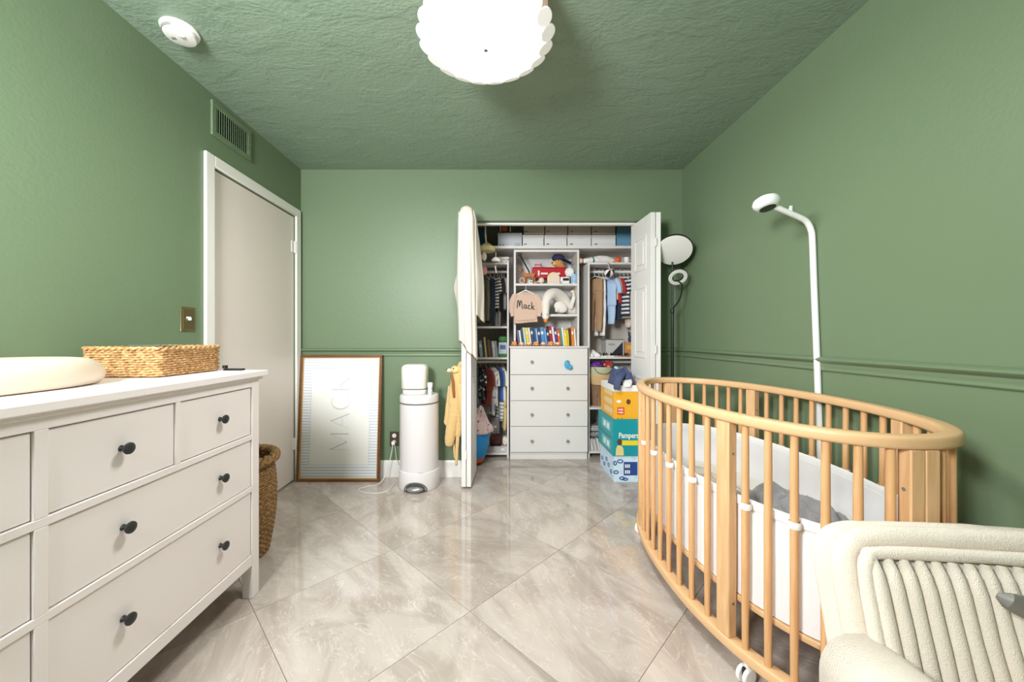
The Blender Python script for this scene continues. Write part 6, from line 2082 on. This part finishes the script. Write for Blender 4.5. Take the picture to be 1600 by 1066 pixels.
def bl_front(u, v):
    # the long panel that falls in front of the folded door
    xl = ramp(v, ((0, -.268), (.08, -.284), (.55, -.292), (1, -.280)))
    xr = ramp(v, ((0, -.180), (.08, -.168), (.5, -.156), (1, -.146)))
    hem = 1.075 - .150 * u ** 1.4 + .012 * math.sin(u * 9)
    x = xl + (xr - xl) * u
    y = 2.668 - .016 * math.sin(PI * u) * min(1, v * 3)
    y += (.0075 * math.sin(u * 15 + 1.5 * v) + .004 * math.sin(u * 31 + 2)) * min(1, v * 2.2)
    e = max(0, .14 - u) / .14 + max(0, u - .86) / .14
    y += .034 * e * e
    if v < .05:
        k = 1 - v / .05
        y += .030 * k * k
    z = 2.046 - (2.046 - hem) * v
    return (x, y, z)


def bl_right(u, v):
    # the side that falls on the closet side, its brown edge showing
    w = ramp(v, ((0, .010), (.3, .026), (.75, .058), (1, .050)))
    hem = 1.215 + .05 * (1 - u)
    x = ramp(v, ((0, -.172), (.1, -.160), (1, -.150))) + w * u
    y = 2.690 + .115 * u + .008 * math.sin(u * 7 + v * 5)
    x += .006 * math.sin(v * 9 + u * 4) * u
    return (x, y, 2.030 - (2.030 - hem) * v)


def bl_left(u, v):
    w = ramp(v, ((0, .004), (.55, .012), (.80, .046), (1, .022)))
    hem = 1.290 + .05 * u
    x = -.280 - w * u
    return (x, 2.694 + .105 * u + .004 * math.sin(v * 8), 2.020 - (2.020 - hem) * v)


brown_edge = mat('brown_binding', (110, 78, 62), .8)
MB().sheet(bl_front, 40, 60, .006).build('front_panel', blk_m, bl, angle=180)
MB().sheet(bl_right, 16, 50, .005).build('side_panel', blk_m, bl, angle=180)
MB().sheet(bl_left, 12, 44, .005).build('side_panel', blk_m, bl, angle=180)
MB().tube([bl_front(i / 50, 1.0) for i in range(51)], .0040, 6).build('edge_binding', brown_edge, bl, angle=180)
MB().tube([bl_right(1.0, .25 + .75 * i / 50) for i in range(51)] + [bl_right(1 - i / 20, 1.0) for i in range(1, 21)], .0040, 6).build('edge_binding', brown_edge, bl, angle=180)
MB().tube([bl_left(1.0, .3 + .7 * i / 40) for i in range(41)], .0032, 6).build('edge_binding', brown_edge, bl, angle=180)
MB().lathe([(0, .046), (.022, .042), (.040, .030), (.047, .014), (.049, -.006), (.048, -.012)], (-.225, 2.722, 2.022), 24, sx=1.0, sy=.95).build('hood', blk_m, bl, angle=180)

# ------------------------------------------------------------------ plush lion suit hanging on the wall side of the folded door
lion_m = mat('lion_plush', (222, 184, 124), .95, bump=.6, bscale=110, sheen=.4, vary=.06, vscale=40)
lY = 2.80
li = thing('lion_costume', 'tan plush lion baby suit hanging from the folded closet door', 'costume', (ax(714, lY), lY, .14))


def lp(px, py, dy=0.0):
    return at(px, py, lY + dy)


def ltube(pts, radii, name, m=lion_m, parent=None, flat=(1.0, 1.0), k=5):
    sp = smooth_path(pts, k)
    rr_ = [r * (1 + .10 * noise.noise(p * 34)) for p, r in zip(sp, lerp_list(radii, len(sp)))]
    return MB().tube(sp, rr_, 14, flat=flat, up=(0, 1, 0)).build(name, m, parent or li, angle=180)


ltube([lp(716, 576), lp(714.5, 592), lp(712, 612), lp(711.5, 632), lp(711, 650)], [.034, .044, .052, .056, .050], 'torso', flat=(.8, 1.0))
hood = ltube([lp(722, 566), lp(721, 574), lp(722, 590), lp(722, 604)], [.020, .036, .034, .022], 'hood', flat=(.9, .9))
MB().ball(lp(711.5, 578, -.012), (.036, .034, .030), 16, 10, wob=.12, seed=1).build('face', mat('lion_face', (232, 200, 142), .95, bump=.5, bscale=110), li)
MB().ball(lp(702, 579, -.016), (.020, .020, .015), 14, 9).build('muzzle', mat('lion_muzzle', (240, 222, 188), .95), li)
MB().ball(lp(698.4, 577.5, -.020), (.007, .009, .006), 10, 7).build('nose', mat('lion_nose', (120, 62, 50), .7), li)
MB().ball(lp(708.5, 576, -.044), .0055, 10, 7).build('eye', black_plastic, li)
MB().ball(lp(720, 569, -.030), (.016, .010, .020), 12, 8).build('ear', lion_m, li)
ltube([lp(705, 585, -.03), lp(707.5, 596, -.045), lp(708.5, 610, -.052), lp(709.5, 621, -.05)], [.008, .011, .010, .008], 'mane_trim', mat('lion_mane', (150, 96, 56), .95, bump=.6, bscale=120))
ltube([lp(718, 600, -.02), lp(721, 622, -.035), lp(724, 645, -.04), lp(727, 660, -.04)], [.030, .032, .030, .026], 'sleeve')
ltube([lp(724.5, 660, -.04), lp(730, 661, -.04)], [.022, .026], 'paw', k=2)
ltube([lp(705, 604, .01), lp(702.5, 626, .01), lp(699.5, 648, .01), lp(697.5, 660, .01)], [.024, .025, .022, .019], 'sleeve')
ltube([lp(699, 660, .01), lp(695.5, 662, .01)], [.019, .021], 'paw', k=2)
ltube([lp(710, 645), lp(706.5, 665), lp(703.5, 682), lp(702, 696)], [.046, .044, .040, .030], 'leg')
ltube([lp(716, 645), lp(716.5, 664), lp(715.5, 682)], [.038, .030, .022], 'leg')
ltube([lp(717, 655, -.01), lp(715.5, 680, -.01), lp(714, 704, -.01), lp(713, 727, -.01)], [.013, .014, .013, .010], 'tail')
ltube([lp(709, 690, .015), lp(710, 705, .015), lp(711, 717, .015)], [.008, .009, .006], 'tail_tuft')
MB().tube([lp(722, 567), Vector((-.262, lY, az(560, lY))), Vector((-.2475, lY, az(562, lY)))], .004, 6).build('hanging_loop', brown_edge, li)
